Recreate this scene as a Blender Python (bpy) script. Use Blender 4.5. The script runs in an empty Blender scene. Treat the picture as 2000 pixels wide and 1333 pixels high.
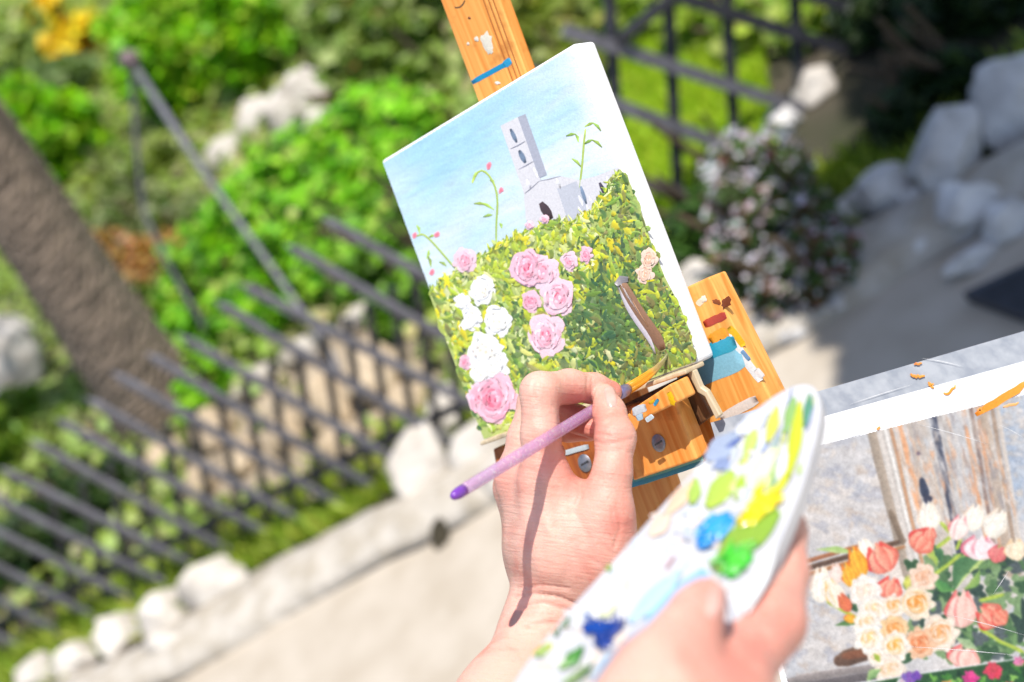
import bpy, bmesh, math, random
import numpy as np
from mathutils import Vector, Matrix
from mathutils.bvhtree import BVHTree

random.seed(7); rng = np.random.default_rng(7)
S = bpy.context.scene
COL = S.collection

# ------------------------------------------------------------------ camera
FPX = 2778.0                                   # 50 mm lens, in pixels of the 2000 px photograph
ROLL, PITCH = math.radians(42), math.radians(30)
F = np.array([0, math.cos(PITCH), -math.sin(PITCH)])
U0 = np.array([0, math.sin(PITCH), math.cos(PITCH)]); R0 = np.array([1.0, 0, 0])
R = math.cos(ROLL) * R0 - math.sin(ROLL) * U0
U = math.sin(ROLL) * R0 + math.cos(ROLL) * U0
C = np.array([0, 0, 1.55])
cam_d = bpy.data.cameras.new('camera'); cam = bpy.data.objects.new('camera', cam_d); COL.objects.link(cam)
cam_d.sensor_width = 36; cam_d.lens = FPX / 2000 * 36; cam_d.clip_start = 0.02; cam_d.clip_end = 400
cam.matrix_world = Matrix(((R[0], U[0], -F[0], C[0]), (R[1], U[1], -F[1], C[1]), (R[2], U[2], -F[2], C[2]), (0, 0, 0, 1)))
cam_d.dof.use_dof = True; cam_d.dof.focus_distance = 0.712; cam_d.dof.aperture_fstop = 5.8
S.camera = cam

# ------------------------------------------------------------------ sky, sun, exposure
LC = np.array([0.25, -0.69, -0.68]); LC /= np.linalg.norm(LC)      # light direction in camera axes
LD = LC[0] * R + LC[1] * U - LC[2] * F
elev = math.asin(-LD[2]); azim = math.atan2(-LD[0], -LD[1])
W = bpy.data.worlds.new('World'); S.world = W; W.use_nodes = True
nt = W.node_tree; bg = nt.nodes['Background']
sky = nt.nodes.new('ShaderNodeTexSky'); sky.sky_type = 'NISHITA'; sky.sun_disc = False
sky.sun_elevation = elev; sky.sun_rotation = azim
nt.links.new(sky.outputs[0], bg.inputs[0]); bg.inputs[1].default_value = 0.115
sun_d = bpy.data.lights.new('sun', 'SUN'); sun_d.energy = 4.6; sun_d.angle = math.radians(0.5); sun_d.color = (1, 0.955, 0.89)
sun = bpy.data.objects.new('sun', sun_d); COL.objects.link(sun); sun.location = (3, -3, 8)
sun.rotation_euler = Vector(LD).to_track_quat('-Z', 'Y').to_euler()
S.view_settings.view_transform = 'Standard'; S.view_settings.look = 'None'
S.view_settings.exposure = 0.42; S.view_settings.gamma = 1; S.view_settings.use_curve_mapping = False
S.render.engine = 'CYCLES'
S.cycles.use_denoising = True
S.cycles.max_bounces = 8; S.cycles.transparent_max_bounces = 12; S.cycles.caustics_reflective = False; S.cycles.caustics_refractive = False

# ------------------------------------------------------------------ helpers
def D(x, y): return F + (x - 1000) / FPX * R - (y - 666.5) / FPX * U
def P(x, y, z): return C + z * D(x, y)
def G(x, y, h=0.0):
    d = D(x, y); return C + (h - C[2]) / d[2] * d
def depth(p): return float((np.asarray(p) - C) @ F)
def hit(x, y, o, n):
    d = D(x, y); return C + ((o - C) @ n) / (d @ n) * d
def lin(c):
    c = np.asarray(c, float) / 255
    return np.where(c <= 0.04045, c / 12.92, ((c + 0.055) / 1.055) ** 2.4)
def K(r, g, b, k=0.74): return tuple(np.clip(lin((r, g, b)) * k, 0, 0.86))
WORLD = {}
def set_parent(o, p, basis=None):
    basis = basis or Matrix.Identity(4)
    o.matrix_basis = basis
    if p is not None:
        o.parent = p; o.matrix_parent_inverse = WORLD[p.name].inverted()
    WORLD[o.name] = basis
def tag(o, label=None, cat=None, group=None, kind=None):
    for k, v in (('label', label), ('category', cat), ('group', group), ('kind', kind)):
        if v: o[k] = v
    return o
def thing(name, loc, label, cat, group=None):
    o = bpy.data.objects.new(name, None); COL.objects.link(o); o.empty_display_size = 0.05
    set_parent(o, None, Matrix.Translation(Vector(loc))); return tag(o, label, cat, group)
def mesh(name, verts, faces, mat, parent=None, cols=None, smooth=False, basis=None, loc=None):
    """verts in world space; basis / loc gives the object its own frame"""
    v = np.asarray(verts, float)
    if loc is not None: basis = Matrix.Translation(Vector(loc))
    if basis is not None:
        inv = np.array(basis.inverted()); v = v @ inv[:3, :3].T + inv[:3, 3]
    me = bpy.data.meshes.new(name); me.from_pydata(v.tolist(), [], [list(map(int, f)) for f in faces])
    if cols is not None:
        a = me.color_attributes.new('Col', 'FLOAT_COLOR', 'POINT')
        c = np.ones((len(v), 4), np.float32); c[:, :3] = np.asarray(cols); a.data.foreach_set('color', c.ravel())
    if smooth: me.polygons.foreach_set('use_smooth', np.ones(len(me.polygons), bool))
    me.materials.append(mat); me.update()
    o = bpy.data.objects.new(name, me); COL.objects.link(o); set_parent(o, parent, basis); return o
class MB:
    def __init__(s): s.v = []; s.f = []; s.c = []
    def add(s, v, f, c=None):
        b = len(s.v); s.v += [tuple(x) for x in v]; s.f += [[b + i for i in q] for q in f]
        if c is not None: s.c += [tuple(c)] * len(v) if np.ndim(c) == 1 else [tuple(x) for x in c]
    def obj(s, name, mat, parent=None, smooth=False, basis=None, loc=None):
        return mesh(name, s.v, s.f, mat, parent, s.c if s.c else None, smooth, basis, loc)
def tube_geo(pts, rad, n=10, caps=True):
    pts = np.asarray(pts, float); rad = np.broadcast_to(rad, (len(pts),)); v = []; f = []
    t = np.gradient(pts, axis=0); t /= np.linalg.norm(t, axis=1)[:, None]
    a = np.cross(t[0], [0.31, 0.2, 0.93]); a /= np.linalg.norm(a)
    for i, p in enumerate(pts):
        a = a - (a @ t[i]) * t[i]; a /= np.linalg.norm(a); b = np.cross(t[i], a)
        for k in range(n):
            w = 2 * math.pi * k / n; v.append(p + rad[i] * (math.cos(w) * a + math.sin(w) * b))
    m = len(pts)
    for i in range(m - 1):
        for k in range(n):
            f.append((i * n + k, i * n + (k + 1) % n, (i + 1) * n + (k + 1) % n, (i + 1) * n + k))
    if caps: f.append(tuple(range(n))[::-1]); f.append(tuple(range((m - 1) * n, m * n)))
    return v, f
def bar_geo(a, b, w, t, wn):
    """flat bar from a to b, width w across wn x axis, thickness t along wn"""
    a = np.asarray(a); b = np.asarray(b); ax = (b - a) / np.linalg.norm(b - a)
    s = np.cross(ax, wn); s /= np.linalg.norm(s); v = []
    for p in (a, b):
        for i, j in ((-1, -1), (1, -1), (1, 1), (-1, 1)): v.append(p + s * w / 2 * i + wn * t / 2 * j)
    return v, [(3, 2, 1, 0), (4, 5, 6, 7), (0, 1, 5, 4), (1, 2, 6, 5), (2, 3, 7, 6), (3, 0, 4, 7)]

# ------------------------------------------------------------------ materials
def new_mat(name):
    m = bpy.data.materials.new(name); m.use_nodes = True; n = m.node_tree
    return m, n, n.nodes['Principled BSDF']
def N(n, t, **kw):
    x = n.nodes.new('ShaderNode' + t)
    for k, v in kw.items():
        if hasattr(x, k): setattr(x, k, v)
        else: x.inputs[k].default_value = v
    return x
def bump(n, b, h, dist, strength=1.0, prev=None):
    x = N(n, 'Bump'); x.inputs['Strength'].default_value = strength; x.inputs['Distance'].default_value = dist
    n.links.new(h, x.inputs['Height'])
    if prev: n.links.new(prev, x.inputs['Normal'])
    n.links.new(x.outputs[0], b.inputs['Normal']); return x.outputs[0]
def noise_mix(n, a_sock_or_col, colb, scale, lo, hi, coord='Object', detail=6, stretch=None):
    tc = N(n, 'TexCoord'); src = tc.outputs[coord]
    if stretch:
        mp = N(n, 'Mapping'); mp.inputs['Scale'].default_value = stretch; n.links.new(src, mp.inputs[0]); src = mp.outputs[0]
    nz = N(n, 'TexNoise', Scale=scale, Detail=detail); n.links.new(src, nz.inputs['Vector'])
    mr = N(n, 'MapRange'); mr.inputs[1].default_value = lo; mr.inputs[2].default_value = hi; n.links.new(nz.outputs[0], mr.inputs[0])
    mx = N(n, 'MixRGB'); n.links.new(mr.outputs[0], mx.inputs[0])
    if isinstance(a_sock_or_col, tuple): mx.inputs[1].default_value = (*a_sock_or_col, 1)
    else: n.links.new(a_sock_or_col, mx.inputs[1])
    if isinstance(colb, tuple): mx.inputs[2].default_value = (*colb, 1)
    else: n.links.new(colb, mx.inputs[2])
    return mx.outputs[0], nz.outputs[0]
def simple(name, ca, cb, scale, rough=0.6, bdist=0.0, lo=0.35, hi=0.65, metal=0.0, stretch=None, spec=0.5, detail=6):
    m, n, b = new_mat(name)
    c, h = noise_mix(n, ca, cb, scale, lo, hi, stretch=stretch, detail=detail)
    n.links.new(c, b.inputs['Base Color']); b.inputs['Roughness'].default_value = rough; b.inputs['Metallic'].default_value = metal
    b.inputs['Specular IOR Level'].default_value = spec
    if bdist: bump(n, b, h, bdist)
    return m
def attr_mat(name, rough=0.4, bscale=900, bdist=0.0002, var=0.12, vscale=300, coat=0.0, stretch=None, spec=0.5):
    m, n, b = new_mat(name)
    at = N(n, 'Attribute'); at.attribute_name = 'Col'
    hs = N(n, 'HueSaturation'); n.links.new(at.outputs['Color'], hs.inputs['Color'])
    tc = N(n, 'TexCoord'); src = tc.outputs['Object']
    if stretch:
        mp = N(n, 'Mapping'); mp.inputs['Scale'].default_value = stretch; n.links.new(src, mp.inputs[0]); src = mp.outputs[0]
    nz = N(n, 'TexNoise', Scale=vscale, Detail=4); n.links.new(src, nz.inputs['Vector'])
    mr = N(n, 'MapRange'); mr.inputs[1].default_value = .3; mr.inputs[2].default_value = .7; mr.inputs[3].default_value = 1 - var; mr.inputs[4].default_value = 1 + var
    n.links.new(nz.outputs[0], mr.inputs[0]); n.links.new(mr.outputs[0], hs.inputs['Value'])
    n.links.new(hs.outputs[0], b.inputs['Base Color']); b.inputs['Roughness'].default_value = rough
    b.inputs['Coat Weight'].default_value = coat; b.inputs['Coat Roughness'].default_value = 0.08; b.inputs['Specular IOR Level'].default_value = spec
    if bdist:
        n2 = N(n, 'TexNoise', Scale=bscale, Detail=3); n.links.new(src, n2.inputs['Vector']); bump(n, b, n2.outputs[0], bdist)
    return m
M_oil = attr_mat('oil_paint', 0.42, 1500, 0.00012, 0.08, 900)
M_wet = attr_mat('wet_paint', 0.24, 700, 0.0004, 0.14, 220, coat=0.25)
M_print = attr_mat('printed_paper', 0.42, 400, 0, 0.10, 420, coat=0.25)
M_wall = attr_mat('printed_paper_weathered', 0.42, 400, 0, 0.22, 160, coat=0.25)
def leaf_mat(name, trans=0.35, rough=0.45):
    m, n, b = new_mat(name)
    at = N(n, 'Attribute'); at.attribute_name = 'Col'
    n.links.new(at.outputs['Color'], b.inputs['Base Color']); b.inputs['Roughness'].default_value = rough; b.inputs['Specular IOR Level'].default_value = 0.35
    tr = N(n, 'BsdfTranslucent'); mu = N(n, 'MixRGB'); mu.blend_type = 'MULTIPLY'; mu.inputs[0].default_value = 1; mu.inputs[2].default_value = (1.25, 1.35, .5, 1)
    n.links.new(at.outputs['Color'], mu.inputs[1]); n.links.new(mu.outputs[0], tr.inputs['Color'])
    ms = N(n, 'MixShader'); ms.inputs[0].default_value = trans
    n.links.new(b.outputs[0], ms.inputs[1]); n.links.new(tr.outputs[0], ms.inputs[2]); n.links.new(ms.outputs[0], n.nodes['Material Output'].inputs[0])
    return m
M_leaf = leaf_mat('leaf'); M_petal = leaf_mat('petal', 0.2, 0.6)
def wood(name, ca, cb, rough=0.45):
    m, n, b = new_mat(name)
    tc = N(n, 'TexCoord'); mp = N(n, 'Mapping'); mp.inputs['Scale'].default_value = (260, 7, 260); n.links.new(tc.outputs['Object'], mp.inputs[0])
    nz = N(n, 'TexNoise', Scale=1.0, Detail=5, Distortion=.6); n.links.new(mp.outputs[0], nz.inputs['Vector'])
    rp = N(n, 'ValToRGB'); rp.color_ramp.elements[0].position = .34; rp.color_ramp.elements[0].color = (*cb, 1)
    rp.color_ramp.elements[1].position = .62; rp.color_ramp.elements[1].color = (*ca, 1); n.links.new(nz.outputs[0], rp.inputs[0])
    c2, h = noise_mix(n, rp.outputs[0], tuple(np.array(cb) * .55), 60, .58, .75)
    n.links.new(c2, b.inputs['Base Color']); b.inputs['Roughness'].default_value = rough; bump(n, b, nz.outputs[0], .0004); return m
M_pine = wood('varnished_pine', K(252, 182, 96, .86), K(232, 142, 56, .86)); M_pine_dark = wood('dark_pine', K(206, 118, 44), K(168, 84, 26))
M_shaded_wood = wood('shaded_wood', K(140, 100, 66), K(96, 64, 42)); M_beech = wood('pale_beech', K(232, 214, 182), K(214, 190, 150))
M_canvas = simple('primed_canvas', (.80, .80, .80), (.76, .76, .77), 900, 0.75, .0003)
M_white = simple('white_board', (.54, .54, .55), (.47, .47, .50), 60, 0.4)
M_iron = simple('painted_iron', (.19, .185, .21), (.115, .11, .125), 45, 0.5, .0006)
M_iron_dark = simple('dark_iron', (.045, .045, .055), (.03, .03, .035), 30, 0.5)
M_steel = simple('steel', (.34, .34, .38), (.22, .23, .27), 300, 0.5, metal=.7)
M_alu = simple('brushed_board', K(190, 194, 200), K(160, 166, 176), 160, 0.42, .0001, stretch=(1, .2, 1))
M_rock = simple('white_limestone', (.59, .545, .485), (.33, .29, .24), 13, 0.92, .02, .40, .70)
M_rock_tan = simple('tan_sandstone', (.50, .40, .28), (.36, .27, .17), 8, 0.9, .01)
M_rock_grey = simple('grey_limestone', (.68, .66, .635), (.38, .36, .34), 15, 0.92, .02)
M_soil = simple('soil', (.062, .05, .034), (.035, .038, .016), 6, 0.95, .02)
M_path = simple('sandy_gravel', (.46, .405, .335), (.39, .335, .265), 9, 0.95, .004, .38, .66, detail=10)
M_kerb = simple('kerb_stone', (.49, .45, .395), (.36, .315, .25), 18, 0.9, .015)
M_bark = simple('palm_bark', (.31, .235, .175), (.10, .078, .06), 16, 0.9, .005, stretch=(.8, .8, 7))
M_twig = simple('twig', (.11, .075, .045), (.07, .05, .03), 40, 0.9)
def skin_mat():
    m, n, b = new_mat('skin')
    at = N(n, 'Attribute'); at.attribute_name = 'Col'
    c, h = noise_mix(n, at.outputs['Color'], K(238, 158, 140), 70, .50, .78)
    c, h = noise_mix(n, c, K(246, 198, 178), 160, .55, .85)
    n.links.new(c, b.inputs['Base Color']); b.inputs['Roughness'].default_value = 0.5
    b.inputs['Specular IOR Level'].default_value = 0.36
    b.inputs['Subsurface Weight'].default_value = 0.25; b.inputs['Subsurface Radius'].default_value = (1, .32, .18); b.inputs['Subsurface Scale'].default_value = 0.0045
    tc = N(n, 'TexCoord'); vo = N(n, 'TexVoronoi', Scale=900.0); n.links.new(tc.outputs['Object'], vo.inputs['Vector'])
    p = bump(n, b, vo.outputs[0], .00010)
    fa = N(n, 'Attribute'); fa.attribute_name = 'flow'; fm = N(n, 'Mapping'); fm.inputs['Scale'].default_value = (14, 130, 30); n.links.new(fa.outputs['Vector'], fm.inputs[0])
    fn_ = N(n, 'TexNoise', Scale=1.0, Detail=4, Distortion=.8); n.links.new(fm.outputs[0], fn_.inputs['Vector']); p = bump(n, b, fn_.outputs[0], .0005, prev=p)
    nz = N(n, 'TexNoise', Scale=260.0, Detail=5); n.links.new(tc.outputs['Object'], nz.inputs['Vector']); bump(n, b, nz.outputs[0], .00022, prev=p)
    return m
M_skin = skin_mat()
M_nail = simple('fingernail', K(240, 178, 164), K(244, 192, 180), 200, 0.3, spec=.35)

# ------------------------------------------------------------------ signed-distance modelling for the hands
def cam_xyz(x, y, z): return np.array([(x - 1000) / FPX * z, -(y - 666.5) / FPX * z, -z])
def rcone(pts, a, b, ra, rb):
    ba = b - a; L2 = ba @ ba; pa = pts - a
    t = np.clip((pa @ ba) / L2, 0, 1)
    return np.sqrt(((pa - t[..., None] * ba) ** 2).sum(-1)) - (ra + (rb - ra) * t)
def smin(a, b, k):
    h = np.maximum(k - np.abs(a - b), 0) / k; return np.minimum(a, b) - h * h * k * .25
def surface_nets(v, o, h):
    ins = v < 0; nx, ny, nz = v.shape
    acc = np.zeros((nx - 1, ny - 1, nz - 1, 3), np.float32); cnt = np.zeros((nx - 1, ny - 1, nz - 1), np.float32)
    for ax in range(3):
        oth = [k for k in range(3) if k != ax]
        for p in (0, 1):
            for q in (0, 1):
                sl = [None] * 3; sl[oth[0]] = slice(p, v.shape[oth[0]] - 1 + p); sl[oth[1]] = slice(q, v.shape[oth[1]] - 1 + q)
                s0 = list(sl); s0[ax] = slice(0, -1); s1 = list(sl); s1[ax] = slice(1, None)
                a = v[tuple(s0)]; b = v[tuple(s1)]; m = (a < 0) != (b < 0)
                t = np.where(m, a / np.where(m, a - b, 1), 0)
                acc[..., ax] += t * m; acc[..., oth[0]] += p * m; acc[..., oth[1]] += q * m; cnt += m
    act = cnt > 0; idx = np.full(cnt.shape, -1, np.int64); idx[act] = np.arange(act.sum())
    base = np.stack(np.nonzero(act), -1).astype(np.float32)
    verts = (base + acc[act] / cnt[act][:, None]) * h + o
    quads = []
    for ax in range(3):
        b1, b2 = (ax + 1) % 3, (ax + 2) % 3
        s0 = [slice(1, -1)] * 3; s1 = [slice(1, -1)] * 3; s0[ax] = slice(0, -1); s1[ax] = slice(1, None)
        A = ins[tuple(s0)]; B = ins[tuple(s1)]
        e = np.stack(np.nonzero(A != B), -1); fl = A[tuple(e.T)]
        off = np.ones(3, int); off[ax] = 0; e = e + off
        def at(d1, d2):
            q = e.copy(); q[:, b1] += d1; q[:, b2] += d2; return idx[tuple(q.T)]
        q = np.stack([at(-1, -1), at(0, -1), at(0, 0), at(-1, 0)], -1)
        q[~fl] = q[~fl][:, ::-1]; quads.append(q)
    return verts, np.concatenate(quads)
def sdf_hand(body, fingers, webs, h, kb=.012, kf=.008):
    """each chain is a list of (px, py, depth, radius px); returns camera-space vertices and quads"""
    def conv(ch): return [(cam_xyz(x, y, z), r * z / FPX) for x, y, z, r in ch]
    body = [conv(c) for c in body]; fingers = [conv(c) for c in fingers]; webs = [conv(c) for c in webs]
    allp = [p for c in body + fingers + webs for p in c]
    lo = np.min([p - r for p, r in allp], 0) - .006; hi = np.max([p + r for p, r in allp], 0) + .006
    dim = np.ceil((hi - lo) / h).astype(int) + 1
    ax = [lo[i] + h * np.arange(dim[i]) for i in range(3)]
    def chain(ch, k, out):
        for (a, ra), (b, rb) in zip(ch[:-1], ch[1:]):
            m = max(ra, rb) + .016
            i0 = np.maximum(np.floor((np.minimum(a, b) - m - lo) / h).astype(int), 0); i1 = np.minimum(np.ceil((np.maximum(a, b) + m - lo) / h).astype(int) + 1, dim)
            if (i1 <= i0).any(): continue
            g = np.stack(np.meshgrid(*[ax[i][i0[i]:i1[i]] for i in range(3)], indexing='ij'), -1)
            s = tuple(slice(i0[i], i1[i]) for i in range(3)); out[s] = smin(out[s], rcone(g, a, b, ra, rb).astype(np.float32), k)
    big = np.float32(.05); B = np.full(dim, big, np.float32)
    for c in body: chain(c, kb, B)
    for c in webs: chain(c, .016, B)
    T = B.copy()
    for c in fingers:
        f = np.full(dim, big, np.float32); chain(c, .0035, f); T = smin(T, smin(B, f, kf), .0012)
    return surface_nets(T, lo, h)
def cam_to_world(v): return C + v[:, :1] * R + v[:, 1:2] * U - v[:, 2:3] * F
def vnormals(v, q):
    n = np.zeros_like(v); fn = np.cross(v[q[:, 2]] - v[q[:, 0]], v[q[:, 3]] - v[q[:, 1]])
    for k in range(4): np.add.at(n, q[:, k], fn)
    return n / (np.linalg.norm(n, axis=1)[:, None] + 1e-12)
def proj(w):
    d = w - C; z = d @ F; return np.stack([1000 + FPX * (d @ R) / z, 666.5 - FPX * (d @ U) / z], -1)
def seg_dist(p, poly):
    d = np.full(len(p), 1e9)
    for a, b in zip(poly[:-1], poly[1:]):
        a = np.array(a, float); b = np.array(b, float); t = np.clip(((p - a) @ (b - a)) / ((b - a) @ (b - a)), 0, 1)
        d = np.minimum(d, np.linalg.norm(p - a - t[:, None] * (b - a), axis=1))
    return d
def carve(w, q, lines):
    """creases (negative) and tendons (positive) pressed into the camera-facing skin"""
    n = vnormals(w, q); px = proj(w); face = np.clip(-(n * (w - C)).sum(1) / np.linalg.norm(w - C, axis=1) * 3, 0, 1)
    for poly, wid, amp in lines: w = w + n * (amp * np.exp(-(seg_dist(px, poly) / wid) ** 2) * face)[:, None]
    return w

# ------------------------------------------------------------------ paint laid on a plane
class Sheet:
    def __init__(s, o, n): s.o = o; s.n = n; s.m = MB()
    def pt(s, x, y, off=0.0): return hit(x, y, s.o, s.n) + s.n * off
    def poly(s, pts, col, off=0.0): s.m.add([s.pt(x, y, off) for x, y in pts], [list(range(len(pts)))], col)
    def stroke(s, path, w, col, h=.0004, off=.00005, col2=None, taper=.35, tip=.25, rim=None):
        p = np.asarray(path, float); n = len(p); t = np.gradient(p, axis=0); t /= np.linalg.norm(t, axis=1)[:, None] + 1e-9
        nn = np.stack([-t[:, 1], t[:, 0]], -1); v = []; c = []; f = []
        cb = np.array(col); c2 = np.array(col2 if col2 is not None else col)
        for i in range(n):
            u = i / (n - 1); k = min(1, tip + (1 - tip) * min(u, 1 - u) / taper) if taper else 1
            ww = w * k
            for j, hh in ((-1, 0), (-.45, .9), (.35, 1), (1, 0)):
                q = p[i] + nn[i] * ww * j; v.append(s.pt(q[0], q[1], off + h * hh)); cq = cb + (c2 - cb) * (u * .6 + (j + 1) * .2); c.append(cq if rim is None or abs(j) < 1 else cq * .4 + np.array(rim) * .6)
        for i in range(n - 1):
            for j in range(3): f.append((i * 4 + j, i * 4 + j + 1, i * 4 + j + 5, i * 4 + j + 4))
        f.append((3, 2, 1, 0)); f.append((n * 4 - 4, n * 4 - 3, n * 4 - 2, n * 4 - 1)); s.m.add(v, f, c)
    def blob(s, cx, cy, rx, ry, ang, col, h=.0005, off=.00005, jit=.12, col2=None, n=16):
        ca, sa = math.cos(ang), math.sin(ang); v = []; c = []; f = []
        jj = [1 + random.uniform(-jit, jit) for _ in range(n)]
        cb = np.array(col); c2 = np.array(col2 if col2 is not None else col)
        for k, hh, mix in ((1.0, 0, 0), (.82, .6, .2), (.45, .95, .7)):
            for i in range(n):
                a = 2 * math.pi * i / n; x = rx * k * math.cos(a) * jj[i]; y = ry * k * math.sin(a) * jj[i]
                v.append(s.pt(cx + x * ca - y * sa, cy + x * sa + y * ca, off + h * hh)); c.append(cb + (c2 - cb) * mix)
        v.append(s.pt(cx, cy, off + h)); c.append(c2)
        for r in range(2):
            for i in range(n): f.append((r * n + i, r * n + (i + 1) % n, (r + 1) * n + (i + 1) % n, (r + 1) * n + i))
        for i in range(n): f.append((2 * n + i, 2 * n + (i + 1) % n, 3 * n))
        s.m.add(v, f, c)
    def out(s, name, mat, parent, smooth=True):
        # faces may be wound either way: turn them towards the viewer
        V = np.array(s.m.v)
        for i, q in enumerate(s.m.f):
            a, b, c = V[q[0]], V[q[1]], V[q[2]]
            if np.cross(b - a, c - a) @ s.n < 0: s.m.f[i] = q[::-1]
        return s.m.obj(name, mat, parent, smooth)
def curve(pts, n=14):
    p = np.array(pts, float); t = np.linspace(0, len(p) - 1, n); o = np.stack([np.interp(t, range(len(p)), p[:, i]) for i in (0, 1)], -1)
    for _ in range(2): o[1:-1] = (o[:-2] + 2 * o[1:-1] + o[2:]) / 4
    return o
class Raster:
    """colour laid pixel by pixel on a fine sheet: printed pictures and thin washes (colours in sRGB 0-255, as ink)"""
    def __init__(s, x0, y0, x1, y1, step, base):
        s.x0, s.y0, s.st = x0, y0, step; s.w = int((x1 - x0) / step) + 1; s.h = int((y1 - y0) / step) + 1
        s.a = np.ones((s.h, s.w, 3), np.float32) * np.array(base, np.float32); s.keep = np.ones((s.h, s.w), bool)
    def win(s, xa, ya, xb, yb):
        i0 = max(0, int((xa - s.x0) / s.st)); i1 = min(s.w, int((xb - s.x0) / s.st) + 2); j0 = max(0, int((ya - s.y0) / s.st)); j1 = min(s.h, int((yb - s.y0) / s.st) + 2)
        if i1 <= i0 or j1 <= j0: return None
        X, Y = np.meshgrid(s.x0 + s.st * np.arange(i0, i1), s.y0 + s.st * np.arange(j0, j1)); return slice(j0, j1), slice(i0, i1), X, Y
    def put(s, sl, m, col): s.a[sl] += (np.asarray(col, np.float32) - s.a[sl]) * m[..., None]
    def ell(s, cx, cy, rx, ry, ang, c, c2=None, jit=.06, soft=1.4, alpha=1.0):
        r = max(rx, ry) * 1.4 + 4; q = s.win(cx - r, cy - r, cx + r, cy + r)
        if q is None: return
        js, is_, X, Y = q; ca, sa = math.cos(ang), math.sin(ang); u = ((X - cx) * ca + (Y - cy) * sa) / rx; v = (-(X - cx) * sa + (Y - cy) * ca) / ry
        th = np.arctan2(v, u); ph = random.uniform(0, 6.3, ); rr = np.hypot(u, v) / (1 + jit * (np.sin(3 * th + ph) + .6 * np.sin(5 * th + 2 * ph)))
        m = np.clip((1 - rr) * min(rx, ry) / soft + .5, 0, 1) * alpha
        c = np.array(c, np.float32); c2 = c if c2 is None else np.array(c2, np.float32)
        k = np.clip(.5 - .45 * v - .25 * u + .25 * (1 - rr), 0, 1)[..., None]; st = (1 + .05 * np.sin(u * 9 + ph) * (1 - .4 * rr) - .13 * np.clip(rr - .55, 0, 1))[..., None]
        s.put((js, is_), m, (c + (c2 - c) * k) * st)
    def line(s, path, w, c, c2=None, taper=.5, tip=.1, soft=1.3, alpha=1.0):
        p = np.asarray(path, float); xa, ya = p.min(0) - w - 3; xb, yb = p.max(0) + w + 3; q = s.win(xa, ya, xb, yb)
        if q is None: return
        js, is_, X, Y = q; best = np.full(X.shape, 1e9); uu = np.zeros(X.shape); side = np.zeros(X.shape); n = len(p) - 1
        for i in range(n):
            a, b = p[i], p[i + 1]; ab = b - a; L = ab @ ab + 1e-9; t = np.clip(((X - a[0]) * ab[0] + (Y - a[1]) * ab[1]) / L, 0, 1)
            dx = X - a[0] - t * ab[0]; dy = Y - a[1] - t * ab[1]; d = np.hypot(dx, dy); mm = d < best
            best = np.where(mm, d, best); uu = np.where(mm, (i + t) / n, uu); side = np.where(mm, np.sign(ab[0] * dy - ab[1] * dx) * d, side)
        k = np.minimum(1, tip + (1 - tip) * np.minimum(uu, 1 - uu) / taper) if taper else 1
        ww = np.maximum(w * k, .3); m = np.clip((ww - best) / soft + .5, 0, 1) * alpha
        c = np.array(c, np.float32); c2 = c if c2 is None else np.array(c2, np.float32); g = np.clip(.5 + .5 * side / ww, 0, 1)[..., None]
        s.put((js, is_), m, c + (c2 - c) * g)
    def poly(s, pts, c, c2=None, soft=1.2):
        p = np.array(pts, float); q = s.win(*(p.min(0) - 3), *(p.max(0) + 3))
        if q is None: return
        js, is_, X, Y = q; ins = np.zeros(X.shape, bool); j = len(p) - 1
        for i in range(len(p)):
            xi, yi = p[i]; xj, yj = p[j]
            if yi != yj: ins ^= ((yi > Y) != (yj > Y)) & (X < (xj - xi) * (Y - yi) / (yj - yi) + xi)
            j = i
        s.put((js, is_), s.blur2(ins.astype(np.float32), 1), np.array(c, np.float32))
    @staticmethod
    def blur2(a, n):
        for _ in range(n):
            for ax in (0, 1):
                b = np.concatenate([np.take(a, [0], ax), a, np.take(a, [-1], ax)], ax); m = a.shape[ax]
                a = .25 * np.take(b, range(0, m), ax) + .5 * np.take(b, range(1, m + 1), ax) + .25 * np.take(b, range(2, m + 2), ax)
        return a
    def noise(s, cell, amp, ang=0.0, stretch=1.0):
        X, Y = np.meshgrid(np.arange(s.w) * s.st, np.arange(s.h) * s.st); u = (X * math.cos(ang) + Y * math.sin(ang)) / cell / stretch; v = (-X * math.sin(ang) + Y * math.cos(ang)) / cell
        u = u - u.min(); v = v - v.min(); g = rng.normal(size=(int(v.max()) + 3, int(u.max()) + 3)).astype(np.float32)
        i = u.astype(int); j = v.astype(int); fu = u - i; fv = v - j; fu = fu * fu * (3 - 2 * fu); fv = fv * fv * (3 - 2 * fv)
        n = (g[j, i] * (1 - fu) + g[j, i + 1] * fu) * (1 - fv) + (g[j + 1, i] * (1 - fu) + g[j + 1, i + 1] * fu) * fv
        return n * amp
    def out(s, name, o, n, off, mat, parent, k=.74, relief=None):
        X, Y = np.meshgrid(s.x0 + s.st * np.arange(s.w), s.y0 + s.st * np.arange(s.h))
        Dn = F + ((X - 1000) / FPX)[..., None] * R - ((Y - 666.5) / FPX)[..., None] * U
        W_ = C + (((o - C) @ n) / (Dn @ n))[..., None] * Dn + n * off
        if relief is not None: W_ = W_ + n * relief[..., None]
        idx = np.full((s.h, s.w), -1); idx[s.keep] = np.arange(s.keep.sum())
        q = np.stack([idx[:-1, :-1], idx[1:, :-1], idx[1:, 1:], idx[:-1, 1:]], -1).reshape(-1, 4); q = q[(q >= 0).all(1)]
        v = W_[s.keep]; col = np.clip(lin(np.clip(s.a[s.keep], 0, 255)) * k, 0, .88)
        me = bpy.data.meshes.new(name); me.vertices.add(len(v)); me.vertices.foreach_set('co', v.astype(np.float32).ravel())
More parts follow.
